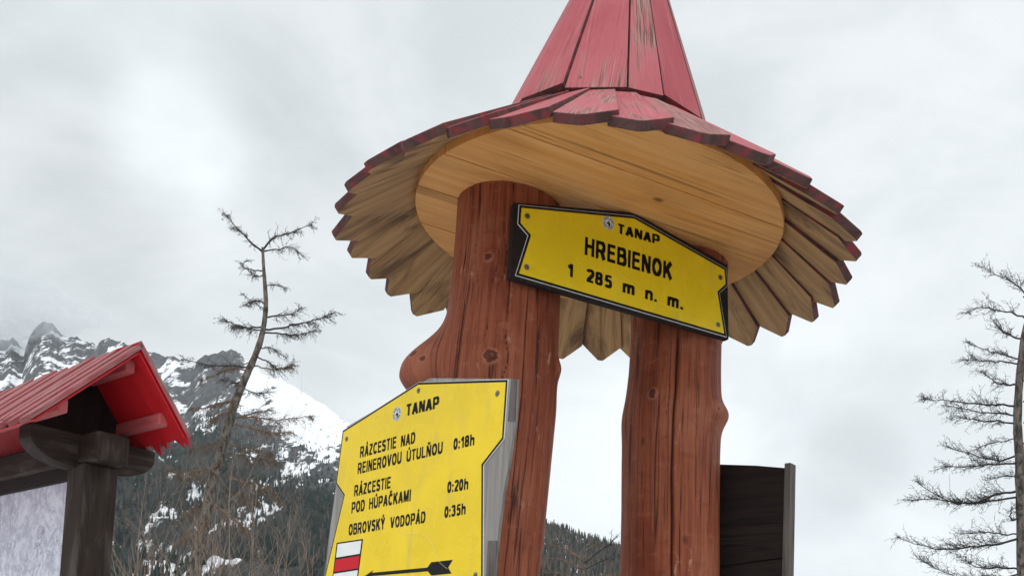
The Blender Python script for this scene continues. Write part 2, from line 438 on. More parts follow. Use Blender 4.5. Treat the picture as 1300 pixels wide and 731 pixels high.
def ground_z(x, y):
    x = np.asarray(x, float); y = np.asarray(y, float)
    rho = np.hypot(x, y); az = np.degrees(np.arctan2(x, y))
    E, Dm = terrain_params(az)
    E = E + (fbm(az * 1.6, az * 0 + 3.3, 4, 77) - 0.5) * 0.65 * np.clip((-9 - az) / 4, 0, 1) * (1 - 0.75 * np.exp(-((az + 13) / 2.6) ** 2))
    back = np.clip((np.abs(az) - 70) / 15.0, 0, 1)
    E = E * (1 - back) + 2.0 * back
    s = (rho - R0) / (Dm - R0)
    sc = np.clip(s, 0, 1)
    e = -1.3 + (E + 1.3) * sc ** 0.72
    zf = 1.6 + rho * np.tan(np.radians(e))
    near = np.clip((rho - 20) / (R0 - 20), 0, 1); near = near * near * (3 - 2 * near)
    zf = np.where(s < 0, 0 * near + (1.6 + R0 * math.tan(R_(-1.3))) * near, zf)
    zr = 1.6 + Dm * np.tan(np.radians(E))
    zf = np.where(s > 1, zr - (rho - Dm) * 0.55, zf)
    # relief, scaled by distance from the foot
    rl = np.clip(sc, 0, 1)
    r1 = fbm(x / 260.0, y / 260.0, 5, 3, True) - 0.55
    r2 = fbm(x / 70.0, y / 70.0, 4, 9, True) - 0.55
    amp = np.where(s > 1, 0.0, np.clip((1 - rl) * 2.0, 0.0, 1) * np.interp(rl, [0.5, 0.75], [1.0, 0.45])) * np.clip(rl * 4, 0, 1)
    big = zr * 0.17
    z = np.where(s > 1, 0, 1) * 0 + zf + amp * r1 * big * 1.3 + np.clip(rl * 3, 0, 1) * r2 * zr * 0.045 * np.clip(amp + 0.25, 0, 1)
    z = z + np.where(rho < 90, (fbm(x / 6.0, y / 6.0, 4, 5) - 0.5) * 0.25 * np.clip((rho - 3) / 20, 0, 1), 0)
    return z, sc, az, E, Dm


def mountain_mat():
    m, t, p = new_mat('rock_snow_and_forest_slope')
    g = t.node('ShaderNodeNewGeometry'); P = g.outputs['Position']
    sn = t.node('ShaderNodeAttribute', attribute_name='snow').outputs['Fac']
    fo = t.node('ShaderNodeAttribute', attribute_name='forest').outputs['Fac']
    a = t.noise(t.scale(P, (0.026, 0.005, 0.016)), 1.0, 7, 0.66, 0.6)
    b_ = t.noise(t.scale(P, (0.12, 0.022, 0.07)), 1.0, 5, 0.65, 0.3)
    sepn = t.node('ShaderNodeSeparateXYZ'); t.l.new(g.outputs['Normal'], sepn.inputs[0])
    steep = t.ramp(sepn.outputs[2], 0.45, 0.95, -0.07, 0.05, False)
    c_ = t.noise(t.vmath('ADD', t.scale(P, (0.036, 0.0025, 0.009)), t.vmath('SCALE', t.scale(P, (0.0, 0.0, 0.0))).outputs[0]).outputs[0], 1.0, 6, 0.62, 0.8)
    v = t.math('ADD', t.math('MULTIPLY', t.math('SUBTRACT', a, 0.5), 1.3), t.math('MULTIPLY', t.math('SUBTRACT', b_, 0.5), 0.62))
    v = t.math('ADD', t.math('ADD', v, 0.55), t.math('MULTIPLY', t.math('SUBTRACT', c_, 0.5), 1.2))
    v = t.math('ADD', v, steep)
    v = t.math('ADD', v, t.math('SUBTRACT', sn, 0.5))
    mask = t.ramp(v, 0.49, 0.58)
    rock = t.mix(t.ramp(b_, 0.35, 0.65), (0.030, 0.034, 0.039), (0.085, 0.090, 0.096))
    rock = t.mix(t.ramp(a, 0.5, 0.7, 0, 0.4), rock, (0.11, 0.095, 0.08))
    under = t.mix(t.ramp(b_, 0.3, 0.7), (0.014, 0.021, 0.021), (0.040, 0.040, 0.036))
    base = t.mix(fo, rock, under)
    snow = t.mix(t.ramp(b_, 0.3, 0.7), (0.70, 0.73, 0.77), (0.84, 0.85, 0.87))
    t.put(p.inputs['Base Color'], t.mix(mask, base, snow))
    p.inputs['Roughness'].default_value = 0.85; p.inputs['Specular IOR Level'].default_value = 0.2
    bump(t, p, b_, 0.9, 6.0)
    return m


def build_terrain():
    az_a = np.concatenate([np.linspace(-180, -34, 60, endpoint=False), np.linspace(-34, 14, 820, endpoint=False), np.linspace(14, 180, 70)])
    sv = np.concatenate([np.array([0.0, 3, 6, 10, 15, 20, 26, 33, 41, 50, 60, 68])])
    s_far = np.concatenate([np.linspace(0.004, 0.35, 70), np.linspace(0.36, 1.0, 170), np.linspace(1.02, 1.7, 12)])
    A, nA = np.radians(az_a), len(az_a)
    E, Dm = terrain_params(az_a)
    rows = [np.full(nA, r) for r in sv] + [R0 + s * (Dm - R0) for s in s_far]
    rho = np.array(rows)
    x = rho * np.sin(A)[None]; y = rho * np.cos(A)[None]
    z, sc, az, Ee, Dd = ground_z(x, y)
    z[0, :] = z[0, 0]
    nR = rho.shape[0]
    # where snow lies and where forest grows
    big = fbm(x / 150.0, y / 150.0, 4, 21)
    streak = fbm((x + 0.9 * z) / 46.0, (y * 0.06 - z * 1.2) / 120.0, 5, 31)
    snow = np.interp(sc, [0, 0.02, 0.10, 0.25, 0.36, 0.42, 0.58, 0.66, 0.75, 1.0], [0.62, 0.55, 0.38, 0.42, 0.37, 0.15, 0.24, 0.40, 0.40, 0.42])
    right = np.clip((az + 14) / 5.0, 0, 1)
    snow = snow - 0.22 * right * (sc < 0.75)
    field = np.exp(-((az + 13.2) / 3.4) ** 2) * np.clip((sc - 0.76) / 0.06, 0, 1)
    snow = snow + 0.42 * field
    crag = np.exp(-((az + 17.4) / 1.35) ** 2) * np.clip((sc - 0.80) / 0.06, 0, 1)
    snow = snow - 0.34 * crag
    snow = snow + (streak - 0.5) * 0.35 * (sc > 0.5) + (big - 0.5) * 0.3
    snow = np.where(rho < 75, 0.58, snow)  # unseen near ground: snow cover set to bounce light up under the roof
    snow = np.where((az > -4) & (rho > 75), np.interp(sc, [0, 0.7, 0.85, 1.0], [0.62, 0.55, 0.40, 0.3]), snow)
    forest = np.clip((0.74 - sc) / 0.12, 0, 1) * np.clip((sc - 0.0) / 0.05, 0, 1)
    forest = np.where(az > -8, 1.0, forest)
    verts = np.stack([x, y, z], 2).reshape(-1, 3)
    i = np.arange(nR - 1)[:, None] * nA + np.arange(nA)[None]
    j = np.arange(nR - 1)[:, None] * nA + (np.arange(nA)[None] + 1) % nA
    quads = np.stack([i, j, j + nA, i + nA], 2).reshape(-1, 4)[:, ::-1]
    me = bpy.data.meshes.new('terrain')
    me.vertices.add(len(verts)); me.vertices.foreach_set('co', verts.ravel())
    me.loops.add(quads.size); me.loops.foreach_set('vertex_index', quads.ravel().astype(np.int32))
    me.polygons.add(len(quads)); me.polygons.foreach_set('loop_start', np.arange(0, quads.size, 4, dtype=np.int32))
    me.polygons.foreach_set('loop_total', np.full(len(quads), 4, dtype=np.int32))
    me.polygons.foreach_set('use_smooth', np.ones(len(quads), dtype=bool))
    for nm, arr in (('snow', snow), ('forest', forest)):
        at = me.attributes.new(nm, 'FLOAT', 'POINT'); at.data.foreach_set('value', arr.ravel().astype(np.float32))
    me.update(); me.validate()
    me.materials.append(mountain_mat())
    o = bpy.data.objects.new('mountain_terrain', me); COL.objects.link(o)
    tag(o, 'rocky mountainside streaked with snow above dark forest and unseen ground given snow to bounce light', 'mountain', kind='structure')


build_terrain()


# far forest on the mountainside: one mass nobody could count
def build_forest():
    rng = np.random.default_rng(5)
    N = 110000
    az = rng.uniform(-30, 11, N); s = rng.uniform(0.02, 1.0, N) ** 1.0
    E, Dm = terrain_params(az)
    rho = R0 + s * (Dm - R0)
    x = rho * np.sin(np.radians(az)); y = rho * np.cos(np.radians(az))
    cl_ = fbm(x / 90.0, y / 90.0, 4, 41)
    dens = np.interp(s, [0, 0.03, 0.1, 0.22, 0.30, 0.40, 0.60, 0.68, 0.76, 0.84], [0.10, 0.22, 0.5, 0.42, 0.5, 1.0, 1.0, 0.55, 0.14, 0.0])
    r = np.clip((az + 15) / 5, 0, 1); dens = np.maximum(dens, r * np.interp(s, [0, .1, .7, .82, .9], [0.5, 1, 0.9, 0.12, 0]))
    rr = np.clip((az + 3.5) / 3, 0, 1); dens = np.where(rr > 0, np.interp(s, [0, 0.5, 0.8, 1.0], [0.10, 0.18, 0.35, 0.9]), dens)
    keep = rng.uniform(0, 1, N) < np.clip(dens * (0.25 + 1.9 * (cl_ - 0.28)) , 0, 1) * np.clip(rho / 500, 0.35, 1)
    x, y, s, rho, az = x[keep], y[keep], s[keep], rho[keep], az[keep]
    z = ground_z(x, y)[0]
    n = len(x)
    hgt = rng.uniform(4.5, 9.5, n) * np.interp(s, [0, 0.6, 0.85], [1.0, 0.95, 0.5]) * np.where(az > -3, 1.5, 1.0)
    V = []; F = []; mi = []
    K = 5
    th0 = rng.uniform(0, 6.28, n)
    off = 0
    kind = rng.uniform(0, 1, n) < np.where(az > -3, 0.6, np.where(s < 0.34, 0.45, 0.12))
    for tier, (z0, z1, rad) in enumerate(((0.08, 0.62, 0.185), (0.34, 0.84, 0.13), (0.62, 1.0, 0.075))):
        ring = []
        for k in range(K):
            th = th0 + 2 * math.pi * k / K + tier
            rr_ = hgt * rad * rng.uniform(0.75, 1.25, n) * np.where(kind, 0.75, 1)
            ring.append(np.stack([x + rr_ * np.cos(th), y + rr_ * np.sin(th), z + hgt * (z0 + rng.uniform(-0.04, 0.04, n)) - 0.3], 1))
        tip = np.stack([x, y, z + hgt * z1 - 0.3], 1)
        base = sum(len(v_) for v_ in V)
        block = np.stack(ring + [tip], 1).reshape(-1, 3)
        V.append(block)
        b0 = base + np.arange(n) * (K + 1)
        for k in range(K):
            F.append(np.stack([b0 + k, b0 + (k + 1) % K, b0 + K], 1)); mi.append(kind.astype(np.int32))
    V = np.concatenate(V); F = np.concatenate(F); mi = np.concatenate(mi)
    me = bpy.data.meshes.new('far_forest')
    me.vertices.add(len(V)); me.vertices.foreach_set('co', V.ravel())
    me.loops.add(F.size); me.loops.foreach_set('vertex_index', F.ravel().astype(np.int32))
    me.polygons.add(len(F)); me.polygons.foreach_set('loop_start', np.arange(0, F.size, 3, dtype=np.int32))
    me.polygons.foreach_set('loop_total', np.full(len(F), 3, dtype=np.int32))
    me.polygons.foreach_set('material_index', mi)
    me.update(); me.validate()
    for nm, c1, c2 in (('spruce_green', (0.009, 0.018, 0.017), (0.026, 0.040, 0.033)), ('bare_larch_brown', (0.055, 0.045, 0.038), (0.115, 0.092, 0.075))):
        m, t, p = new_mat(nm)
        g = t.node('ShaderNodeNewGeometry')
        nz = t.noise(g.outputs['Position'], 0.12, 4, 0.65)
        t.put(p.inputs['Base Color'], t.mix(t.ramp(nz, 0.35, 0.65), c1, c2)); p.inputs['Roughness'].default_value = 0.9
        p.inputs['Specular IOR Level'].default_value = 0.1
        me.materials.append(m)
    o = bpy.data.objects.new('far_forest', me); COL.objects.link(o)
    tag(o, 'dark spruce forest with brown larches covering the lower mountainside', 'forest', kind='stuff')


build_forest()

# haze between the camera and the mountains
def build_haze():
    bm = bmesh.new(); bmesh.ops.create_cube(bm, size=1.0)
    sx, sy, z0, z1 = 9600.0, 9600.0, -4200.0, 1100.0
    for v_ in bm.verts: v_.co = (v_.co.x * sx, v_.co.y * sy, z0 if v_.co.z < 0 else z1)
    me = bpy.data.meshes.new('haze'); bm.to_mesh(me); bm.free()
    m = bpy.data.materials.new('haze_air'); m.use_nodes = True; t = NT(m.node_tree); t.n.clear()
    o_ = t.node('ShaderNodeOutputMaterial'); v_ = t.node('ShaderNodeVolumePrincipled')
    v_.inputs['Color'].default_value = (0.93, 0.96, 1.0, 1); v_.inputs['Density'].default_value = 0.00006; v_.inputs['Anisotropy'].default_value = 0.2
    t.l.new(v_.outputs[0], o_.inputs['Volume']); me.materials.append(m)
    o = bpy.data.objects.new('haze', me); COL.objects.link(o)
    tag(o, 'thin pale mountain haze between the posts and the far slopes', 'haze', kind='stuff')


build_haze()


def build_cloud():
    """low cloud lying on the left summit: overlapping puffs merged into one skin"""
    bm = bmesh.new(); rnd = random.Random(12)
    for (px, py, dist, rx, rz) in ((-110, 392, 2330, 120, 70), (-45, 396, 2320, 90, 56), (10, 398, 2310, 85, 50), (48, 398, 2300, 70, 42), (86, 398, 2310, 60, 32), (118, 404, 2320, 46, 22), (30, 412, 2290, 44, 26), (64, 392, 2330, 80, 46), (0, 380, 2340, 110, 60), (52, 411, 2290, 62, 40), (6, 424, 2280, 56, 34), (84, 412, 2290, 44, 24)):
        c = at_dist((px, py), dist)
        r = bmesh.ops.create_icosphere(bm, subdivisions=4, radius=1.0)
        for v_ in r['verts']:
            n_ = v_.co.copy()
            k = 0.45 + 0.95 * float(fbm(np.array(n_.x * 1.7 + n_.z * 1.1 + px), np.array(n_.y * 1.7 - n_.z * 1.3 + py), 5, 61))
            v_.co = Vector((c[0] + n_.x * rx * k, c[1] + n_.y * rx * 0.9 * k, c[2] + n_.z * rz * k))
    me = bpy.data.meshes.new('low_cloud'); bm.to_mesh(me); bm.free()
    m = bpy.data.materials.new('cloud_vapour'); m.use_nodes = True; t = NT(m.node_tree); t.n.clear()
    o_ = t.node('ShaderNodeOutputMaterial'); v_ = t.node('ShaderNodeVolumePrincipled')
    v_.inputs['Color'].default_value = (0.80, 0.83, 0.85, 1); v_.inputs['Density'].default_value = 0.0105; v_.inputs['Anisotropy'].default_value = 0.3
    t.l.new(v_.outputs[0], o_.inputs['Volume']); me.materials.append(m)
    o = bpy.data.objects.new('low_cloud', me); COL.objects.link(o)
    tag(o, 'grey cloud bank hanging over the left snowy summit', 'cloud', kind='stuff')


build_cloud()

# ------------------------------------------------------------------ the two-post signpost with its hat roof
C0 = np.array([0.20372, 2.88726, 1.41120 + 1.6])
NV = np.array([0.06607, 0.0, 0.99781])
E1 = np.cross([0, 1, 0], NV); E1 /= np.linalg.norm(E1); E2 = np.cross(NV, E1)
RD, RR, RDROP = 0.55, 0.765, 0.129
R1, H1, HA = 0.322, 0.255, 1.10        # spire base radius / height over the soffit / apex height
Z0 = np.array([0, 0, 1.0])


def hatp(r, a, h): return C0 + NV * h + r * (math.cos(a) * E1 + math.sin(a) * E2)


post_root = thing('wooden_signpost', (0.2, 2.9, 0), 'two thick red-brown logs carrying a round pointed red plank roof', 'signpost')


def px_profile(table, axis_xy):
    """left/right edge pixels -> centre and radius in the upright plane through the post axis"""
    ax = np.array([axis_xy[0], axis_xy[1], 0.0])
    s = ax - np.array([0, 0, 0]); s /= np.linalg.norm(s)
    lat = np.array([s[1], -s[0], 0])
    zs, cs, rs = [], [], []
    for (y, xl, xr) in table:
        a = on_plane((xl, y), ax, s); b_ = on_plane((xr, y), ax, s)
        zs.append((a[2] + b_[2]) / 2); cs.append(((a - ax) @ lat + (b_ - ax) @ lat) / 2); rs.append(abs((b_ - a) @ lat) / 2)
    o = np.argsort(zs)
    return np.array(zs)[o], np.array(cs)[o], np.array(rs)[o], lat, s


def make_post(axis_xy, table, ztop, bumps, cracks, seed):
    zs, cs, rs, lat, sg = px_profile(table, axis_xy)
    nT, nZ = 300, 420
    Z = np.concatenate([np.linspace(0, zs[0] - 0.02, 30, endpoint=False), np.linspace(zs[0] - 0.02, ztop, nZ)]); nZ = len(Z)
    th = np.linspace(0, 2 * math.pi, nT, endpoint=False)
    c = np.interp(Z, zs, cs); r = np.interp(Z, zs, rs)
    # smooth the traced profile
    k = np.exp(-np.linspace(-2, 2, 31) ** 2); k /= k.sum()
    c = np.convolve(np.pad(c, 15, 'edge'), k, 'valid'); r = np.convolve(np.pad(r, 15, 'edge'), k, 'valid')
    TH, ZZ = np.meshgrid(th, Z)
    rad = r[:, None] * np.ones_like(TH)
    cx, sx_ = np.cos(TH), np.sin(TH)
    nz = fbm(cx * 1.3 + 5 + seed, sx_ * 1.3 + ZZ * 1.1, 3, seed) - 0.5
    rad *= 1 + 0.045 * nz
    n2_ = fbm(TH * 7.64, ZZ * 2.0 + 40, 3, seed + 7) - 0.5
    n2_ *= np.clip(np.minimum(TH, 2 * math.pi - TH) / 0.3, 0, 1)
    rad += 0.004 * n2_
    knot = np.zeros_like(rad); groove = np.zeros_like(rad)
    # theta measured from lat (right as seen) towards the camera
    for (t0, z0, wt, wz, amp, kn) in bumps:
        dt = (TH - t0 + math.pi) % (2 * math.pi) - math.pi
        q = (dt / wt) ** 2 + ((ZZ - z0) / wz) ** 2
        g = np.exp(-q ** (1.25 if amp > 0.05 else 1.0)); rad += amp * g
        if kn: knot = np.maximum(knot, kn * np.exp(-q * 1.4))
    rng = np.random.default_rng(seed)
    for (t0, za, zb, wdt, dep) in cracks:
        wob = (fbm(ZZ * 2.5 + seed, ZZ * 0 + t0 * 5, 3, seed + 3) - 0.5) * 0.10
        for (tb, zk, wt, wz, amp, kn) in bumps:      # grain flows round knots
            if kn and amp < 0.05:
                dt0 = t0 - tb
                wob = wob + np.sign(dt0) * 0.14 * math.exp(-(dt0 / 0.3) ** 2) * np.exp(-((ZZ - zk) / 0.05) ** 2)
        dt = (TH - t0 - wob + math.pi) % (2 * math.pi) - math.pi
        fade = np.clip((ZZ - za) / 0.08, 0, 1) * np.clip((zb - ZZ) / 0.08, 0, 1)
        wv = wdt * 0.55 * (0.4 + fade * (0.5 + 0.7 * fbm(ZZ * 6, ZZ * 0 + t0, 2, seed)))
        g = np.exp(-(dt / wv) ** 2) * np.clip(fade * 1.5, 0, 1)
        rad -= dep * g; groove = np.maximum(groove, g * min(1, dep / 0.0065))
    ax = np.array([axis_xy[0], axis_xy[1], 0.0])
    ctr = ax[None] + c[:, None] * lat[None] + Z[:, None] * np.array([0, 0, 1])
    V = ctr[:, None, :] + rad[..., None] * (np.cos(TH)[..., None] * lat - np.sin(TH)[..., None] * sg)
    verts = V.reshape(-1, 3) - np.array(post_root.location)
    i = np.arange(nZ - 1)[:, None] * nT + np.arange(nT)[None]; j = np.arange(nZ - 1)[:, None] * nT + (np.arange(nT)[None] + 1) % nT
    quads = np.stack([i, j, j + nT, i + nT], 2).reshape(-1, 4)[:, ::-1]
    top = [(nZ - 1) * nT + q for q in range(nT)]
    me = bpy.data.meshes.new('post')
    me.from_pydata(verts.tolist(), [], quads.tolist() + [top])
    me.polygons.foreach_set('use_smooth', [True] * len(quads) + [False])
    uvl = me.uv_layers.new(name='UVMap')
    jj = np.arange(nT)[None] + 0 * i; ii = np.arange(nZ - 1)[:, None] + 0 * i
    rm = float(np.mean(r))
    u0 = th[0] + jj * (2 * math.pi / nT) * 1.0
    uv = np.stack([np.stack([u0 * rm, Z[ii]], 2), np.stack([(u0 + 2 * math.pi / nT) * rm, Z[ii]], 2),
                   np.stack([(u0 + 2 * math.pi / nT) * rm, Z[ii + 1]], 2), np.stack([u0 * rm, Z[ii + 1]], 2)], 2)[:, :, ::-1, :]
    uvl.data.foreach_set('uv', np.concatenate([uv.ravel(), np.zeros(2 * nT)]).astype(np.float32))
    for nm, arr in (('groove', groove), ('knot', knot)):
        at = me.attributes.new(nm, 'FLOAT', 'POINT'); at.data.foreach_set('value', arr.ravel().astype(np.float32))
    me.materials.append(M['log']); me.update()
    o = bpy.data.objects.new('post', me); COL.objects.link(o); o.parent = post_root
    return o


PA = (-0.055, 2.82); PB = (0.515, 3.075)
tabA = [(225, 583, 713), (300, 578, 713), (350, 573, 712.5), (400, 567, 711), (450, 560, 709), (520, 552, 707), (560, 547, 703), (600, 544, 699), (640, 540, 695), (690, 536, 690), (731, 532, 685.5)]
tabB = [(330, 799, 926), (400, 802, 920), (427, 802, 917), (477, 798.6, 916), (531, 792, 917), (581, 790, 915), (653, 789.5, 914), (731, 788, 914)]


def z_at(axis_xy, px):
    s = np.array([axis_xy[0], axis_xy[1], 0.0]); n = s / np.linalg.norm(s)
    return on_plane(px, s, n)[2]


bumpsA = [(R_(203), z_at(PA, (520, 463)), 0.66, 0.098, 0.135, 0.0),
          (R_(97), z_at(PA, (617, 478)), 0.17, 0.030, 0.014, 1.0), (R_(12), z_at(PA, (712, 474)), 0.20, 0.030, 0.012, 0.7),
          (R_(108), z_at(PA, (605, 355)), 0.13, 0.022, 0.006, 0.8), (R_(176), z_at(PA, (529, 452)), 0.07, 0.016, 0.004, 0.9), (R_(168), z_at(PA, (546, 462)), 0.09, 0.018, -0.003, 0.7), (R_(190), z_at(PA, (520, 475)), 0.10, 0.02, 0.005, 0.5)]
cracksA = [(R_(131), z_at(PA, (560, 640)), z_at(PA, (575, 400)), 0.026, 0.010), (R_(104), z_at(PA, (600, 470)), z_at(PA, (610, 330)), 0.013, 0.006),
           (R_(115), z_at(PA, (600, 480)), z_at(PA, (610, 340)), 0.012, 0.005), (R_(86), z_at(PA, (630, 520)), z_at(PA, (640, 235)), 0.014, 0.007),
           (R_(66), z_at(PA, (660, 700)), z_at(PA, (660, 300)), 0.015, 0.007), (R_(94), z_at(PA, (620, 470)), z_at(PA, (640, 245)), 0.010, 0.005),
           (R_(48), z_at(PA, (670, 731)), z_at(PA, (680, 420)), 0.012, 0.005), (R_(35), 0.3, z_at(PA, (690, 540)), 0.013, 0.005), (R_(140), z_at(PA, (580, 420)), z_at(PA, (590, 240)), 0.011, 0.005),
           (R_(122), z_at(PA, (590, 420)), z_at(PA, (600, 250)), 0.010, 0.004)]
make_post(PA, tabA, C0[2] + 0.03, bumpsA, cracksA, 11)
bumpsB = [(R_(8), z_at(PB, (918, 530)), 0.34, 0.038, 0.022, 0.35), (R_(34), z_at(PB, (900, 527)), 0.26, 0.035, 0.012, 0.6), (R_(113), z_at(PB, (829, 517)), 0.13, 0.024, 0.012, 1.0),
          (R_(170), z_at(PB, (795, 540)), 0.4, 0.06, 0.006, 0.0)]
cracksB = [(R_(88), z_at(PB, (850, 731)) - 0.2, z_at(PB, (855, 430)), 0.036, 0.014), (R_(78), z_at(PB, (865, 731)) - 0.1, z_at(PB, (868, 520)), 0.015, 0.007),
           (R_(97), z_at(PB, (840, 690)), z_at(PB, (845, 480)), 0.010, 0.005), (R_(124), 0.2, z_at(PB, (815, 590)), 0.013, 0.006),
           (R_(60), z_at(PB, (880, 680)), z_at(PB, (885, 440)), 0.010, 0.005), (R_(107), z_at(PB, (830, 620)), z_at(PB, (835, 440)), 0.010, 0.004), (R_(52), 0.2, z_at(PB, (890, 600)), 0.011, 0.005)]
make_post(PB, tabB, C0[2] + 0.0, bumpsB, cracksB, 23)

# soffit: a round ceiling sawn from a few wide boards
mb = MB()
sy = R_(24); du = math.cos(sy) * E1 + math.sin(sy) * E2; dv = -math.sin(sy) * E1 + math.cos(sy) * E2
edges = [-0.56, -0.33, -0.12, 0.085, 0.30, 0.56]
for k in range(len(edges) - 1):
    a, b_ = max(edges[k], -RD + 1e-4) + 0.0026, min(edges[k + 1], RD - 1e-4) - 0.0026
    n_ = 40; poly = []
    for q in range(n_ + 1):
        vv = a + (b_ - a) * q / n_; poly.append((math.sqrt(RD * RD - vv * vv), vv))
    for q in range(n_, -1, -1):
        vv = a + (b_ - a) * q / n_; poly.append((-math.sqrt(RD * RD - vv * vv), vv))
    mb.prism(poly, C0, du, dv, -NV, 0.03, swap=True, uvoff=(k * 3.71, k * 1.93))
mb.build('soffit', M['soffit'], post_root, bevel=0.0015)

# skirt boards, each lapping its neighbour
rng = random.Random(4)
NS = 32
STEP = 2 * math.pi / NS
A0 = R_(161.6)
RS, HS = 0.262, 0.262
slope = np.array([RR - RS, -(RDROP + HS)]); L_sk = float(np.linalg.norm(slope)); slope /= L_sk
for k in range(NS):
    a = A0 + k * STEP + R_(rng.uniform(-0.7, 0.7))
    if k == 0: pass
    rad_dir = math.cos(a) * E1 + math.sin(a) * E2; tan_dir = -math.sin(a) * E1 + math.cos(a) * E2
    t = rad_dir * slope[0] + NV * slope[1]                  # down the board
    nn = rad_dir * (-slope[1]) + NV * slope[0]              # up off the board
    tilt = R_(5.0 + rng.uniform(-2.0, 2.0))
    side = tan_dir * math.cos(tilt) + nn * math.sin(tilt); nn2 = -tan_dir * math.sin(tilt) + nn * math.cos(tilt)
    hw0 = RS * STEP * 0.60; hw1 = (RR - 0.04) * STEP * rng.uniform(0.52, 0.57)
    L = L_sk + rng.uniform(-0.016, 0.016)
    o = C0 + rad_dir * RS + NV * HS + nn * 0.002
    tip = 0.062 + rng.uniform(-0.006, 0.01); sk = rng.uniform(-0.1, 0.1)
    bl = 0.12
    poly = [(-hw0, 0), (hw0, 0), (hw1, L - tip), (hw1 * (sk + bl), L), (hw1 * (sk - bl), L), (-hw1, L - tip)]
    mb = MB(); mb.prism(poly, o + nn2 * 0.012, side, t, nn2, 0.024, mats=(0, 1, 2), uvoff=(k * 0.31, k * 0.77))
    mb.build('eave_board', [M['roofred'], M['end'], M['under']], post_root, bevel=0.0025)

# spire boards
seams = [-75, -48, -21.6, 9.4, 28, 56, 84, 112, 141, 170, 199, 228, 257]
vd = math.atan2(-1.0, -0.07)          # direction from the axis to the camera
# screen-right is +E1 ; angle measured from the camera direction towards the right
for k in range(len(seams)):
    s0 = seams[k]; s1 = seams[(k + 1) % len(seams)] + (360 if k == len(seams) - 1 else 0)
    a0 = -math.pi / 2 + R_(s0) - 0.07; a1 = -math.pi / 2 + R_(s1) - 0.07
    am = (a0 + a1) / 2
    jig = rng.uniform(-0.012, 0.012); lift = 0.004 + (k % 2) * 0.003 + rng.uniform(0, 0.003)
    tt = 0.985
    b0, b1 = hatp(R1, a0, H1 + jig), hatp(R1, a1, H1 + jig)
    t0_, t1_ = hatp(R1 * (1 - tt), a0, H1 + (HA - H1) * tt), hatp(R1 * (1 - tt), a1, H1 + (HA - H1) * tt)
    mid_b = (b0 + b1) / 2; u = (b1 - b0); hw = np.linalg.norm(u) / 2; u /= np.linalg.norm(u)
    mid_t = (t0_ + t1_) / 2; v_ = mid_t - mid_b; Ls = np.linalg.norm(v_); v_ /= Ls
    n_ = np.cross(u, v_); n_ /= np.linalg.norm(n_)
    hw2 = np.linalg.norm(t1_ - t0_) / 2
    mb = MB(); mb.prism([(-hw + 0.0008, -rng.uniform(0, 0.008)), (hw - 0.0008, -rng.uniform(0, 0.008)), (hw2, Ls), (-hw2, Ls)], mid_b + n_ * lift, u, v_, n_, 0.022, mats=(0, 1, 1))
    mb.build('spire_board', [M['roofred'], M['end']], post_root, bevel=0.002)


# ------------------------------------------------------------------ signs
def inset(poly, d):
    k = len(poly); P = [np.array(p, float) for p in poly]
    area = sum(P[i][0] * P[(i + 1) % k][1] - P[(i + 1) % k][0] * P[i][1] for i in range(k))
    sgn = 1 if area > 0 else -1; outp = []
    for i in range(k):
        a, b_, c = P[i - 1], P[i], P[(i + 1) % k]
        e1 = (b_ - a) / np.linalg.norm(b_ - a); e2 = (c - b_) / np.linalg.norm(c - b_)
        n1_ = np.array([-e1[1], e1[0]]) * sgn; n2_ = np.array([-e2[1], e2[0]]) * sgn
        m_ = n1_ + n2_; m_ /= np.dot(m_, n1_)
        outp.append(tuple(b_ + m_ * d))
    return outp


class Frame:
    """upright plane: u horizontal, v up, n towards the viewer"""
    def __init__(s, P0, yaw, lean=0.0):
        s.u = np.array([math.cos(R_(yaw)), math.sin(R_(yaw)), 0.0]); s.n = np.array([s.u[1], -s.u[0], 0.0])
        s.v = np.array([0, 0, 1.0]); s.o = np.array(P0, float)
    def uv(s, px):
        p = on_plane(px, s.o, s.n) - s.o; return np.array([p @ s.u, p @ s.v])
    def pt(s, uv, d=0.0): return s.o + s.u * uv[0] + s.v * uv[1] + s.n * d


# heavy sans letters drawn as outlines: strokes of one weight, capital height 1
def _arc(cx, cy, rx, ry, a0, a1, n=10):
    return [(cx + rx * math.cos(R_(a0 + (a1 - a0) * k / n)), cy + ry * math.sin(R_(a0 + (a1 - a0) * k / n))) for k in range(n + 1)]


SW = 0.20          # stem weight
G = {}
G['H'] = ([[(.1, 0), (.1, 1)], [(.64, 0), (.64, 1)], [(.1, .53), (.64, .53)]], .74)
G['R'] = ([[(.1, 0), (.1, 1)], [(.1, .91)] + _arc(.44, .68, .21, .23, 90, -90) + [(.1, .45)], [(.40, .47), (.50, .36), (.68, 0)]], .78)
G['E'] = ([[(.1, 0), (.1, 1)], [(.1, .915), (.64, .915)], [(.1, .53), (.60, .53)], [(.1, .085), (.66, .085)]], .66)
G['B'] = ([[(.1, 0), (.1, 1)], [(.1, .915)] + _arc(.43, .725, .18, .19, 90, -90) + [(.1, .535)], [(.1, .535), (.44, .535)] + _arc(.45, .31, .22, .225, 90, -90) + [(.1, .085)]], .75)
G['I'] = ([[(.1, 0), (.1, 1)]], .20)
G['N'] = ([[(.1, 0), (.1, 1)], [(.64, 0), (.64, 1)], [(.12, .96), (.62, .04)]], .74)
G['O'] = ([_arc(.40, .5, .30, .42, 0, 360, 28)], .80)
G['K'] = ([[(.1, 0), (.1, 1)], [(.12, .36), (.66, .99)], [(.32, .58), (.68, 0.01)]], .76)
G['T'] = ([[(.32, 0), (.32, 1)], [(0, .915), (.64, .915)]], .64)
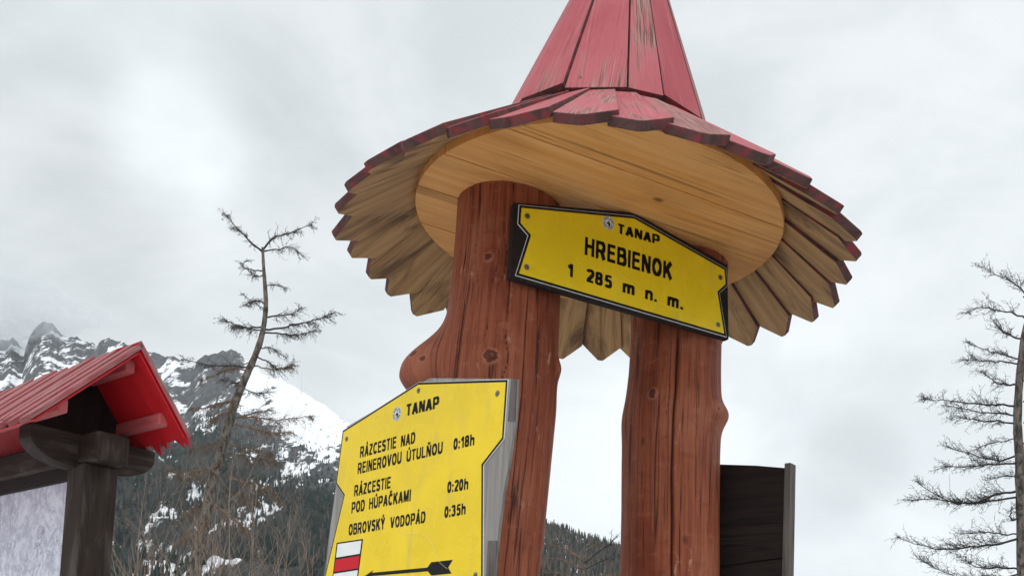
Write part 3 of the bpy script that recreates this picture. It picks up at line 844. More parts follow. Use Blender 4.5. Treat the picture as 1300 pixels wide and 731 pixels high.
G['A'] = ([[(.08, 0), (.375, .97)], [(.67, 0), (.375, .97)], [(.18, .30), (.57, .30)]], .75)
G['P'] = ([[(.1, 0), (.1, 1)], [(.1, .915)] + _arc(.42, .665, .22, .25, 90, -90) + [(.1, .415)]], .74)
G['Z'] = ([[(.02, .915), (.60, .915)], [(.56, .90), (.08, .10)], [(.02, .085), (.62, .085)]], .64)
G['C'] = ([_arc(.40, .5, .30, .42, 42, 318, 22)], .74)
G['S'] = ([_arc(.34, .715, .24, .20, 20, 180, 10) + _arc(.34, .715, .24, .19, 190, 262, 6) + _arc(.34, .29, .25, .205, 84, -60, 12) + _arc(.34, .29, .26, .205, -70, -165, 8)], .69)
G['D'] = ([[(.1, 0), (.1, 1)], [(.1, .915), (.34, .915)] + _arc(.34, .5, .30, .415, 80, -80, 16) + [(.34, .085), (.1, .085)]], .75)
G['V'] = ([[(.08, 1), (.37, .03)], [(.66, 1), (.37, .03)]], .74)
G['U'] = ([[(.1, 1), (.1, .38)] + _arc(.37, .36, .27, .275, 180, 360, 16) + [(.64, .38), (.64, 1)]], .74)
G['L'] = ([[(.1, 0), (.1, 1)], [(.1, .085), (.62, .085)]], .62)
G['M'] = ([[(.1, 0), (.1, 1)], [(.78, 0), (.78, 1)], [(.13, .96), (.44, .06)], [(.75, .96), (.44, .06)]], .88)
G['Y'] = ([[(.08, 1), (.36, .45)], [(.64, 1), (.36, .45)], [(.36, 0), (.36, .5)]], .72)
G['1'] = ([[(.34, 0), (.34, 1)], [(.34, .93), (.22, .78), (.06, .70)]], .44)
G['2'] = ([_arc(.32, .72, .22, .21, 165, -20, 12) + [(.50, .58), (.14, .14)], [(.03, .085), (.58, .085)]], .58)
G['8'] = ([_arc(.31, .725, .19, .195, 0, 360, 20), _arc(.31, .295, .215, .215, 0, 360, 20)], .62)
G['5'] = ([[(.58, .915), (.20, .915)], [(.19, .97), (.13, .50)], [(.11, .53)] + _arc(.31, .33, .215, .25, 125, -150, 16)], .62)
G['3'] = ([_arc(.29, .725, .20, .195, 160, -80, 12), _arc(.30, .30, .22, .22, 80, -160, 14), [(.24, .53), (.34, .53)]], .62)
G['0'] = ([_arc(.30, .5, .205, .42, 0, 360, 26)], .60)
G['m'] = ([[(.1, 0), (.1, .72)], [(.12, .52)] + _arc(.29, .50, .15, .145, 150, 0, 8) + [(.44, 0)], [(.46, .52)] + _arc(.62, .50, .15, .145, 150, 0, 8) + [(.77, 0)]], .87)
G['n'] = ([[(.1, 0), (.1, .72)], [(.12, .50)] + _arc(.32, .46, .20, .18, 150, 0, 8) + [(.52, 0)]], .62)
G['h'] = ([[(.1, 0), (.1, 1)], [(.12, .50)] + _arc(.32, .46, .20, .18, 150, 0, 8) + [(.52, 0)]], .62)
G['.'] = ([[(.1, 0), (.1, .2)]], .20)
G[':'] = ([[(.1, 0), (.1, .2)], [(.1, .50), (.1, .70)]], .20)
ACC = {'\u00c1': ('A', 'acute'), '\u00da': ('U', 'acute'), '\u00dd': ('Y', 'acute'), '\u0147': ('N', 'caron'), '\u010c': ('C', 'caron')}


def stroke_mesh(path, wv, wh, V, Fc, ox):
    """ribbon along a path; weight wv across upright strokes, wh across level ones"""
    P = np.array(path, float); n = len(P); closed = np.allclose(P[0], P[-1]) and n > 3
    base = len(V)
    for i in range(n):
        if closed: t = P[(i + 1) % (n - 1)] - P[(i - 1) % (n - 1)] if 0 < i < n - 1 else P[1] - P[n - 2]
        else: t = P[min(i + 1, n - 1)] - P[max(i - 1, 0)]
        t = t / (np.linalg.norm(t) + 1e-9); nn_ = np.array([-t[1], t[0]])
        if not closed and 0 < i < n - 1:
            a = P[i] - P[i - 1]; a /= np.linalg.norm(a) + 1e-9; k_ = 1 / max(0.6, np.dot(np.array([-a[1], a[0]]), nn_))
        else: k_ = 1
        hw = 0.5 * (wv * abs(nn_[0]) + wh * abs(nn_[1])) * k_
        V.append((P[i][0] + ox + nn_[0] * hw, P[i][1] + nn_[1] * hw)); V.append((P[i][0] + ox - nn_[0] * hw, P[i][1] - nn_[1] * hw))
    for i in range(n - 1): Fc.append([base + 2 * i, base + 2 * i + 1, base + 2 * i + 3, base + 2 * i + 2])


def text_mesh(txt, heavy):
    V, Fc = [], []; x = 0.0; wv = SW * heavy; wh = 0.165 * heavy
    for ch in txt:
        ac = None
        if ch in ACC: ch, ac = ACC[ch]
        st, wd = G[ch]
        for pth in st: stroke_mesh(pth, wv, wh, V, Fc, x)
        c_ = x + wd / 2
        if ac == 'acute': stroke_mesh([(-.06 + c_, 1.07), (.12 + c_, 1.25)], wv * .85, wh * .85, V, Fc, 0)
        if ac == 'caron': stroke_mesh([(-.17 + c_, 1.24), (c_, 1.08), (.17 + c_, 1.24)], wv * .7, wh * .8, V, Fc, 0)
        x += wd + 0.04 + 0.10 * heavy
    return np.array(V), Fc


def put_text(mb, fr, txt, p0, p1, cap_px, heavy=1.0, lift=0.0):
    """fit a word between two baseline pixels on the sign plane; strokes are stepped 0.02 mm so none share a plane"""
    V, Fc = text_mesh(txt, heavy)
    a, b_ = fr.uv(p0), fr.uv(p1)
    c = fr.uv((p0[0], p0[1] - cap_px)); h = abs(c[1] - a[1])
    du_ = (b_ - a); x0, x1 = V[:, 0].min(), V[:, 0].max()
    W = [fr.pt(a + du_ * ((p[0] - x0) / (x1 - x0)) + np.array([0, h * p[1]]), lift) for p in V]
    mb.add(W, Fc)


def circle(c, r, n=28): return [(c[0] + r * math.cos(2 * math.pi * k / n), c[1] + r * math.sin(2 * math.pi * k / n)) for k in range(n)]


def emblem(fr, px, rpx, lift, parent):
    c = fr.uv(px); r = abs(fr.uv((px[0], px[1] - rpx))[1] - c[1])
    mb = MB()
    e = MB()
    e.prism(circle(c, r), fr.pt((0, 0), lift), fr.u, fr.v, fr.n, 0.0004)
    em = e.build('emblem', M['white'], parent)
    k = MB()
    def ringm(ro, ri):
        n = 28; o_ = circle(c, ro, n); i_ = circle(c, ri, n)
        for q in range(n):
            z = (q + 1) % n
            k.add([fr.pt(o_[q], lift + 0.0004), fr.pt(o_[z], lift + 0.0004), fr.pt(i_[z], lift + 0.0004), fr.pt(i_[q], lift + 0.0004)], [[0, 1, 2, 3]])
    ringm(r * 0.93, r * 0.88)
    n = 20                                      # ring of tiny lettering reads as short dashes
    for q in range(n):
        if q % 5 == 4: continue
        a0, a1 = 2 * math.pi * (q + 0.15) / n, 2 * math.pi * (q + 0.75) / n
        P = [(c[0] + rr * math.cos(a), c[1] + rr * math.sin(a)) for rr, a in ((r * 0.82, a0), (r * 0.82, a1), (r * 0.66, a1), (r * 0.66, a0))]
        k.add([fr.pt(p, lift + 0.0004) for p in P], [[3, 2, 1, 0]])
    ringm(r * 0.60, r * 0.53)
    # chamois head: muzzle, neck and hooked horn
    head = [(-0.30, -0.12), (-0.10, 0.12), (0.06, 0.16), (0.02, 0.40), (0.12, 0.44), (0.22, 0.40), (0.20, 0.34), (0.12, 0.36), (0.16, 0.14), (0.34, -0.10), (0.30, -0.42), (-0.06, -0.46), (0.02, -0.18), (-0.20, -0.22)]
    k.prism([(c[0] + r * x, c[1] + r * y) for x, y in head], fr.pt((0, 0), lift + 0.0006), fr.u, fr.v, fr.n, 0.0002)
    k.build('emblem_print', M['black'], em)


def screw(fr, px, lift, parent, r=0.0048):
    c = fr.uv(px); mb = MB()
    mb.prism(circle(c, r, 16), fr.pt((0, 0), lift + 0.002), fr.u, fr.v, fr.n, 0.002)
    mb.prism(circle(c, r * 1.7, 16), fr.pt((0, 0), lift + 0.0008), fr.u, fr.v, fr.n, 0.0008)
    o = mb.build('screw', M['steel'], parent)
    d = MB(); d.prism([(c[0] - r * .8, c[1] - r * .18), (c[0] + r * .8, c[1] - r * .18), (c[0] + r * .8, c[1] + r * .18), (c[0] - r * .8, c[1] + r * .18)],
                      fr.pt((0, 0), lift + 0.0023), fr.u, fr.v, fr.n, 0.0002)
    d.build('screw_slot', M['black'], o)


def sign_plate(fr, outline_px, parent, edge=0.0012, band=0.0082):
    P = [tuple(fr.uv(q)) for q in outline_px]
    a = MB(); a.prism(P, fr.pt((0, 0), 0.003), fr.u, fr.v, fr.n, 0.003)
    pl = a.build('plate', M['white'], parent)
    b_ = MB(); b_.prism(inset(P, edge), fr.pt((0, 0), 0.0034), fr.u, fr.v, fr.n, 0.0004)
    b_.build('plate_border', M['black'], pl)
    c = MB(); c.prism(inset(P, band), fr.pt((0, 0), 0.0038), fr.u, fr.v, fr.n, 0.0004)
    c.build('plate_face', M['yellow'], pl)
    return pl


# --- the place-name sign across the two logs
fr = Frame((0.035, 2.641, 0), 26)
c4 = lambda x, y: (640 + x * 0.28736, 240 + y * 0.28736)
zc = fr.pt(fr.uv((790, 350)))
sg = thing('place_name_sign', zc, 'yellow peaked place name sign HREBIENOK on dark board under round roof', 'sign')
bp = [(652.5, 256.5), (805, 269.5), (924, 336), (925.5, 431), (647, 352.5)]
mb = MB(); mb.prism([tuple(fr.uv(q)) for q in bp], fr.pt((0, 0), 0.0), fr.u, fr.v, fr.n, 0.022, swap=True)
mb.build('backboard', M['dark'], sg, bevel=0.003)
outl = [(658.2, 260.5), (804.5, 274.8), (921.2, 341), (923.2, 363), (912.8, 372.5), (921.8, 428.2), (653.6, 350), (669.6, 299.5), (656.6, 284.5)]
sign_plate(fr, outl, sg)
LT = 0.0042
mb = MB(); put_text(mb, fr, 'TANAP', c4(499, 197), c4(684, 249), 12.2, 1.3, LT); mb.build('lettering', M['black'], sg)
mb = MB(); put_text(mb, fr, 'HREBIENOK', c4(352, 292), c4(739, 405), 23.0, 1.14, LT); mb.build('lettering', M['black'], sg)
mb = MB(); bl = lambda x: c4(x, 388 + (x - 285) * 0.294)
for tx, xa, xb in (('1', 275, 300), ('285', 358, 473), ('m', 519, 573), ('n.', 619, 671), ('m.', 717, 787)):
    mb = MB(); put_text(mb, fr, tx, bl(xa), bl(xb), 16.4, 1.12, LT); mb.build('lettering', M['black'], sg)
emblem(fr, c4(457, 152), 8.6, LT, sg)
for q in ((100, 122), (97, 347), (952, 392), (942, 600)): screw(fr, c4(*q), 0.0038, sg)

# --- the direction sign on the left log
fr = Frame((-0.228, 2.652, 0), -48.5)
c5 = lambda x, y: (400 + x * 0.37083, 460 + y * 0.37083)
c6 = lambda x, y: (420 + x / 4.273, 560 + y / 4.273)
sg = thing('direction_sign', fr.pt(fr.uv((530, 620))), 'yellow hiking direction sign with walking times, red stripe mark and arrow', 'sign')
board = [(440, 541), (545, 479.5), (656, 480.5), (655, 515), (653, 540), (647, 580), (639, 625), (632.5, 675), (627.5, 731), (624, 790), (406, 790), (413, 712), (425.5, 622)]
mb = MB(); mb.prism([tuple(fr.uv(q)) for q in board], fr.pt((0, 0), 0), fr.u, fr.v, fr.n, 0.010, swap=False, mats=(0, 1, 0))
bb = mb.build('backboard', [M['grey'], M['greyside']], sg, bevel=0.002)
# darker bark strips left on the board's right edge
for (ya, yb, xa, xb, xc, xd) in ((480.9, 534, 649.5, 656.3, 645.5, 654.0), (686, 745, 620, 631.4, 617, 626.6)):
    mb = MB(); mb.prism([tuple(fr.uv(q)) for q in ((xa, ya), (xb, ya), (xd, yb), (xc, yb))], fr.pt((0, 0), 0.0022), fr.u, fr.v, fr.n, 0.004)
    mb.build('bark_strip', M['greyedge'], bb)
outl = [(436.2, 546.5), (532.6, 485.3), (646, 481.6), (640.8, 557), (614.8, 590.5), (614.3, 782), (401, 782), (437.2, 629), (427.2, 614)]
sign_plate(fr, outl, sg, edge=0.0012, band=0.0072)
mb = MB(); put_text(mb, fr, 'TANAP', c5(316, 184), c5(428, 156), 14.2, 1.3, LT); mb.build('lettering', M['black'], sg)
lines = [[('RÁZCESTIE', (157, 327), (281, 293)), ('NAD', (297, 290), (346, 276))],
         [('REINEROVOU', (149, 383), (299, 345)), ('ÚTULŇOU', (316, 341), (440, 311)), ('0:18h', (477, 300), (549, 283))],
         [('RÁZCESTIE', (137, 459), (262, 430))],
         [('POD', (128, 517), (173, 507)), ('HÚPAČKAMI', (188, 503), (331, 474)), ('0:20h', (456, 447), (528, 434))],
         [('OBROVSKÝ', (118, 592), (242, 570)), ('VODOPÁD', (260, 568), (381, 548)), ('0:35h', (446, 532), (519, 519))]]
for ln in lines:
    for tx, a, b_ in ln:
        mb = MB(); put_text(mb, fr, tx, c5(*a), c5(*b_), 14.0, 1.08, LT); mb.build('lettering', M['black'], sg)
emblem(fr, (505.3, 525.4), 8.8, LT, sg)
# trail mark: white-red-white on a black frame
quad = lambda pts: [tuple(fr.uv(c6(*q))) for q in pts]
mb = MB(); mb.prism(quad([(38, 550), (181, 529), (147, 790), (6, 810)]), fr.pt((0, 0), 0.0042), fr.u, fr.v, fr.n, 0.0004)
tm = mb.build('trail_mark', M['black'], sg)
mb = MB(); mb.prism(quad([(44, 557), (173, 538), (164, 609), (35, 630)]), fr.pt((0, 0), 0.0046), fr.u, fr.v, fr.n, 0.0004)
mb.prism(quad([(22, 718), (153, 698), (145, 765), (14, 785)]), fr.pt((0, 0), 0.0046), fr.u, fr.v, fr.n, 0.0004); mb.build('white_stripe', M['white'], tm)
mb = MB(); mb.prism(quad([(33, 641), (163, 620), (155, 688), (24, 708)]), fr.pt((0, 0), 0.0046), fr.u, fr.v, fr.n, 0.0004); mb.build('red_stripe', M['signred'], tm)
mb = MB()
mb.prism(quad([(183, 735), (236, 698), (228, 712), (530, 684), (552, 655), (668, 642), (643, 684), (661, 716), (552, 727), (533, 704), (226, 730), (230, 752)]), fr.pt((0, 0), 0.0044), fr.u, fr.v, fr.n, 0.0004)
mb.build('arrow', M['black'], sg)
for q in ((358, 97), (628, 107), (112, 262), (553, 728)): screw(fr, c5(*q), 0.0038, sg)

mb = MB(); scr = [fr.pt(fr.uv(c6(*q)), 0.00425) for q in ((338, 335), (345, 400), (362, 470), (400, 498), (470, 505), (530, 520), (556, 560), (575, 620), (600, 660), (640, 692))]
mb.tube(scr, [0.0005] * len(scr), 4); mb.build('scratch', M['scratch'], sg)

# --- dark plank board behind the right log (back of another sign)
fr = Frame((0.60, 3.16, 0), -40)
sg = thing('plank_board', fr.pt(fr.uv((950, 660))), 'dark brown plank board fixed behind the right log, seen from behind', 'sign')
top = [tuple(fr.uv(q)) for q in ((840, 588), (915, 589), (960, 590.5), (996, 593.5), (996, 707.3), (940, 714.5), (840, 727.5))]
low = [tuple(fr.uv(q)) for q in ((840, 728), (940, 715), (996, 708), (996, 790), (840, 805))]
back = [tuple(fr.uv(q)) for q in ((845, 640), (994, 625), (994, 780), (845, 790))]
for P, dz_ in ((top, 0), (low, -0.002), (back, -0.0305)):
    mb = MB(); mb.prism(P, fr.pt((0, 0), dz_), fr.u, fr.v, fr.n, 0.03 if dz_ > -0.03 else 0.015, swap=True); mb.build('plank', M['dark'], sg, bevel=0.002)
e0 = fr.uv((996.5, 588)); e1 = fr.uv((996.5, 790))
st = [(e0[0], e1[1]), (e0[0] + 0.022, e1[1]), (e0[0] + 0.020, e0[1]), (e0[0], e0[1])]
mb = MB(); mb.prism(st, fr.pt((0, 0), 0.004), fr.u, fr.v, fr.n, 0.04); mb.build('edge_batten', M['greyedge'], sg, bevel=0.002)

# ------------------------------------------------------------------ map board with a small gabled roof
KY = -39.5
kh = np.array([math.cos(R_(KY)), math.sin(R_(KY)), 0]); kn = np.array([kh[1], -kh[0], 0]); kg = -kn     # kh towards us along the ridge, kn out of the map face
KD = 5.2
kc = at_dist((108, 586), KD)                    # the post's near front corner, at its top
PW = 0.175
kroot = thing('map_board', (kc[0], kc[1], 0), 'dark timber map board with small red gabled plank roof', 'notice board')


def kpt(a, b_, z): return np.array([kc[0], kc[1], 0]) + kh * a + kg * b_ + np.array([0, 0, z])   # a along ridge from gable face, b back from map face


ZT = kc[2]
mid = PW / 2
# verge plane found so that the ridge sits over the post
best = None
for sgo in np.linspace(0.05, 1.2, 231):
    P0 = kpt(sgo, 0, 0); ap = on_plane((180, 438), P0, kh)
    lat_ = (ap - kpt(0, 0, 0)) @ kg
    if best is None or abs(lat_ - mid) < best[0]: best = (abs(lat_ - mid), sgo)
OV = best[1]
P0 = kpt(OV, 0, 0)
ap = on_plane((180, 438), P0, kh); ef = on_plane((30, 533), P0, kh); eb = on_plane((246, 563), P0, kh)
apl = ap[2]; fl = ((ef - kpt(0, 0, 0)) @ kg - mid, ef[2]); bl_ = ((eb - kpt(0, 0, 0)) @ kg - mid, eb[2])
print('KIOSK', OV, 'apex z', apl, 'front', fl, 'back', bl_, 'ZT', ZT)
LEN = 2.9


def k_slope(run, drop, matset, name, seed):
    """one roof slope of lapped planks running from ridge to eave with sawn points"""
    r_ = random.Random(seed)
    dn = kg * run + np.array([0, 0, -drop]); L = np.linalg.norm(dn); dn /= L
    nn = np.cross(kh, dn); nn /= np.linalg.norm(nn)
    if nn[2] < 0: nn = -nn
    mb = MB(); wdt = 0.064; a = OV; k = 0
    while a > OV - LEN:
        ww = wdt + r_.uniform(-0.006, 0.006); lift = (0.012 if k % 2 else 0.0) + r_.uniform(0, 0.007)
        o = kpt(a, mid, apl) + nn * (0.006 + lift) - dn * r_.uniform(-0.006, 0.026)
        tp = 0.045
        Lk = L + r_.uniform(-0.014, 0.03)
        poly = [(0, 0), (ww + 0.004, 0), (ww + 0.004, Lk - tp), (ww * 0.5, Lk), (0, Lk - tp)] if matset[2] != 9 else None
        mb.prism(poly, o, -kh, dn, nn, 0.024, mats=(0, 1, 2), uvoff=(k * 0.37, k * 1.13)); a -= ww; k += 1
    ln_ = MB(); ln_.prism([(0.012, 0.02), (LEN - 0.02, 0.02), (LEN - 0.02, L - 0.045), (0.012, L - 0.045)], kpt(OV, mid, apl) - nn * 0.0195, -kh, dn, nn, 0.008, swap=False)
    ob_ = mb.build(name, [M['kred'], M['kred'], M['kbright']], kroot, bevel=0.0015)
    ln_.build('roof_lining', M['kbright'], ob_)
    return ob_


k_slope(fl[0], apl - fl[1], (0, 1, 2), 'roof_slope', 3)
k_slope(bl_[0], apl - bl_[1], (0, 1, 2), 'roof_slope', 5)


def purlin(frac, run, drop, under, sz=(0.050, 0.062), inset_=0.07):
    off = run * frac; zz = apl - drop * frac - under
    c = kpt(OV - inset_ - LEN / 2 + 0.1, mid + off, zz)
    mb = MB(); mb.box(c, kh, kg, Z0, LEN - 0.2, sz[0], sz[1], 'x'); mb.build('purlin', M['kpurlin'], kroot, bevel=0.006)


purlin(0, fl[0], apl - fl[1], 0.085, inset_=0.09)
purlin(0.62, fl[0], apl - fl[1], 0.06)
purlin(0.60, bl_[0], apl - bl_[1], 0.06, inset_=0.08)
# dark sheet over the post: colour stands in for the open gable's shade
mb = MB()
gz = ZT + 0.16
k1 = (apl - 0.05 - gz)
f1 = fl[0] * k1 / (apl - fl[1]); b1_ = bl_[0] * k1 / (apl - bl_[1])
mb.prism([(f1, 0), (b1_, 0), (0, k1)], kpt(-0.20, mid, gz), kg, Z0, kh, 0.03)
mb.build('gable_shade_panel', M['dark'], kroot)
# posts
for a in (-PW / 2, -LEN + OV * 2 + PW / 2):
    mb = MB(); mb.box(kpt(a, mid, ZT / 2), Z0, kh, kg, ZT, PW, PW, 'x'); mb.build('post', M['darkpost'], kroot, bevel=0.008)
# lintel along the ridge direction, its end standing proud of the post
mb = MB(); mb.box(kpt(-(LEN - 2 * OV) / 2 + 0.0, mid, ZT + 0.075), kh, kg, Z0, LEN - 2 * OV + 0.20, PW * 1.02, 0.15, 'x'); mb.build('lintel', M['darkpost'], kroot, bevel=0.02)
# cross bolsters with rounded ends
for a in (-PW - 0.03, -LEN + OV * 2 + PW / 2 + 0.2):
    prof = []
    hb = 0.325; ht = 0.17
    for sg_ in (1, -1):
        pts = [(sg_ * hb, ht), (sg_ * hb, ht * 0.72)] + [(sg_ * (hb - 0.24 + 0.24 * math.cos(t_)), ht * 0.72 * (1 - math.sin(t_))) for t_ in np.linspace(0.15, math.pi / 2, 9)]
        prof += pts if sg_ == 1 else pts[::-1]
    prof = [(hb, ht)] + [p for p in prof[1:len(prof) // 2]] + prof[len(prof) // 2:]
    mb = MB(); mb.prism(prof, kpt(a + 0.13, mid, ZT - 0.02), kg, Z0, kh, 0.13, swap=True); mb.build('bolster', M['darkpost'], kroot, bevel=0.006)
# rail and map
mb = MB(); mb.box(kpt(-(LEN - 2 * OV) / 2, 0.05, ZT - 0.015), kh, kg, Z0, LEN - 2 * OV - PW * 2, 0.08, 0.11, 'x'); mb.build('rail', M['dark'], kroot, bevel=0.004)


def map_mat():
    m, t, p = new_mat('printed_relief_map')
    tcn = t.node('ShaderNodeTexCoord'); uv = tcn.outputs['UV']
    a = t.noise(t.scale(uv, (9, 6, 1)), 1.0, 6, 0.6, 1.2)
    rid = t.math('ABSOLUTE', t.math('SUBTRACT', a, 0.5))
    c = t.mix(t.ramp(rid, 0.0, 0.16), (0.42, 0.41, 0.49), (0.66, 0.65, 0.71))
    fr_ = t.math('FRACT', t.math('MULTIPLY', a, 16.0))
    c = t.mix(t.ramp(t.math('ABSOLUTE', t.math('SUBTRACT', fr_, 0.5)), 0.0, 0.12, 0.55, 0), c, (0.22, 0.20, 0.29))
    b_ = t.noise(t.scale(uv, (30, 22, 1)), 1.0, 5, 0.65, 0.8)
    c = t.mix(t.ramp(b_, 0.45, 0.62, 0, 0.55), c, (0.74, 0.72, 0.78))
    l = t.math('ABSOLUTE', t.math('SUBTRACT', t.noise(t.scale(uv, (3.2, 3.2, 1)), 1.0, 5, 0.6, 0.5), 0.5))
    c = t.mix(t.ramp(l, 0.0, 0.007, 0.8, 0), c, (0.16, 0.14, 0.20))
    t.put(p.inputs['Base Color'], c); p.inputs['Roughness'].default_value = 0.35
    return m


M['map'] = map_mat()
zm = on_plane((85, 603), kpt(0, 0.03, 0), kg)[2]
mb = MB(); W_ = LEN - 2 * OV - PW * 2 + 0.01
mb.prism([(0, 1.0), (W_, 1.0), (W_, zm), (0, zm)], kpt(-PW + 0.005, 0.03, 0), -kh, Z0, kn, 0.02); mb.build('map_panel', M['map'], kroot)
mb = MB(); mb.box(kpt(-(LEN - 2 * OV) / 2, 0.05, 0.94), kh, kg, Z0, LEN - 2 * OV - PW * 2, 0.08, 0.12, 'x'); mb.build('rail', M['dark'], kroot, bevel=0.004)


# ------------------------------------------------------------------ bare larches and saplings
def bark(name, c1, c2, sc=9):
    m, t, p = new_mat(name)
    tcn = t.node('ShaderNodeTexCoord')
    nz = t.noise(t.scale(tcn.outputs['Object'], (1, 1, 0.45)), sc, 5, 0.65, 0.4)
    t.put(p.inputs['Base Color'], t.mix(t.ramp(nz, 0.35, 0.65), c1, c2)); p.inputs['Roughness'].default_value = 0.85
    p.inputs['Specular IOR Level'].default_value = 0.15
    bump(t, p, nz, 0.5, 0.02)
    return m


M['bark'] = bark('larch_bark', (0.035, 0.029, 0.025), (0.17, 0.145, 0.12), 16)
M['twig'] = bark('dark_larch_twigs', (0.030, 0.026, 0.024), (0.070, 0.060, 0.052))
M['twigbrown'] = bark('brown_larch_twigs', (0.10, 0.066, 0.045), (0.19, 0.125, 0.085))
M['sap'] = bark('sapling_stems', (0.16, 0.115, 0.090), (0.28, 0.21, 0.17))


def curve_pts(p, n):
    """smooth polyline through a few points"""
    p = np.array(p); k = len(p); o_ = []
    for t in np.linspace(0, k - 1, n):
        i = min(int(t), k - 2); f = t - i
        a = p[max(i - 1, 0)]; b_ = p[i]; c = p[i + 1]; d = p[min(i + 2, k - 1)]
        o_.append(0.5 * ((2 * b_) + (-a + c) * f + (2 * a - 5 * b_ + 4 * c - d) * f * f + (-a + 3 * b_ - 3 * c + d) * f ** 3))
    return np.array(o_)


def spray(mb, pts, r0, rnd, dens, tl, droop, scale, mat=0):
    """one branch: tapering wood with drooping twigs, sub-twigs and short spurs"""
    L = sum(np.linalg.norm(pts[i + 1] - pts[i]) for i in range(len(pts) - 1)); n = len(pts)
    wig = [np.array([rnd.gauss(0, 1), rnd.gauss(0, 1), rnd.gauss(0, 1)]) * 0.008 * scale for _ in range(n)]
    pts = [p + (w_ if 0 < i else 0 * w_) for i, (p, w_) in enumerate(zip(pts, wig))]
    mb.tube(pts, [r0 * (1 - 0.8 * i / (n - 1)) for i in range(n)], 5, mat)
    cnt = int(L * dens)
    for q in range(cnt):
        t = rnd.uniform(0.12, 1.0) ** 0.8 * (n - 1); i = min(int(t), n - 2); f = t - i
        p = pts[i] * (1 - f) + pts[i + 1] * f
        ax = pts[i + 1] - pts[i]; ax /= np.linalg.norm(ax) + 1e-9
        side = np.cross(ax, Z0); side /= np.linalg.norm(side) + 1e-9
        th = rnd.choice((rnd.uniform(-0.5, 0.5), math.pi + rnd.uniform(-0.5, 0.5), rnd.uniform(0, 6.28)))
        d = ax * rnd.uniform(0.35, 1.0) + side * math.cos(th) * rnd.uniform(0.5, 1.0) + Z0 * (math.sin(th) * 0.5 + rnd.uniform(0.05, 0.5) - droop * 0.4)
        d /= np.linalg.norm(d)
        l = tl * rnd.uniform(0.35, 1.1) * (1 - 0.45 * t / (n - 1))
        rr = r0 * 0.12 * (1 - 0.4 * t / (n - 1)) + 0.0024 * scale
        tw = [p]; dd = d.copy(); m_ = 5
        for s in range(m_):
            dd = dd + np.array([rnd.gauss(0, 0.16), rnd.gauss(0, 0.16), rnd.gauss(0, 0.14) - droop * (0.30 if s < 3 else 0.05)])
            dd /= np.linalg.norm(dd); tw.append(tw[-1] + dd * l / m_)
        mb.tube(tw, [rr * (1 - 0.6 * s / m_) for s in range(m_ + 1)], 3, mat, False)
        for s in range(1, m_ + 1):                       # side twiglets and knobs
            if rnd.random() < 0.8:
                d2 = dd * 0.5 + np.array([rnd.gauss(0, 0.7), rnd.gauss(0, 0.7), rnd.gauss(0.05, 0.6) - droop * 0.5]); d2 /= np.linalg.norm(d2)
                e = tw[s] + d2 * l * rnd.uniform(0.15, 0.42)
                mb.tube([tw[s], (tw[s] + e) / 2 + np.array([rnd.gauss(0, .02), rnd.gauss(0, .02), rnd.gauss(0, .02)]) * scale, e], [rr * 0.7, rr * 0.6, rr * 0.45], 3, mat, False)
            if rnd.random() < 0.5:
                e = tw[s] + np.array([rnd.gauss(0, 1), rnd.gauss(0, 1), rnd.gauss(0.2, 1)]) * 0.022 * scale
                mb.tube([tw[s], e], [rr * 1.0, rr * 0.8], 3, mat)


def larch(name, label, dist, trunk_px, widths, branches, seed, group=None, bark_m='bark', mats=('twig', 'twigbrown'), extra=None):
    rnd = random.Random(seed); scale = dist / 20.0
    tp = [at_dist(q, dist) for q in trunk_px]
    base = tp[-1] + (tp[-1] - tp[-2]) * 0.0; base = np.array([tp[-1][0] + (tp[-1][0] - tp[-2][0]) * 0.6, tp[-1][1], 0.0])
    gz_ = float(ground_z(base[0], base[1])[0]); base[2] = gz_ - 0.15
    root = thing(name, (base[0], base[1], gz_), label, 'tree', group)
    pts = curve_pts(tp[::-1] if False else tp, 4 * len(tp)); pts = list(pts) + [base * 0.5 + pts[-1] * 0.5, base]
    ws = list(np.interp(np.linspace(0, 1, 4 * len(tp)), np.linspace(0, 1, len(tp)), widths)) + [widths[-1] * 1.15, widths[-1] * 1.5]
    rad = [w_ * dist / FPX / 2 for w_ in ws]
    mb = MB(); mb.tube(pts, [r * (1 + rnd.uniform(-.08, .08)) for r in rad], 10); mb.build('trunk', M[bark_m], root)
    byk = {}
    for (path, wpx, dens, tl, droop, mk) in branches:
        m2 = byk.setdefault(mk, MB())
        dz = rnd.uniform(-1, 1) * 0.9 * scale; k = len(path)
        P = [at_dist(q, dist + dz * (i / max(1, k - 1))) for i, q in enumerate(path)]
        spray(m2, list(curve_pts(P, 3 * k + 2)), wpx * dist / FPX / 2, rnd, dens / scale, tl * scale, droop, scale)
    if extra: extra(byk, pts, rnd, scale)
    for mk, m2 in byk.items(): m2.build('branches' if mk == mats[0] else 'brown_branches', M[mk], root)
    return root


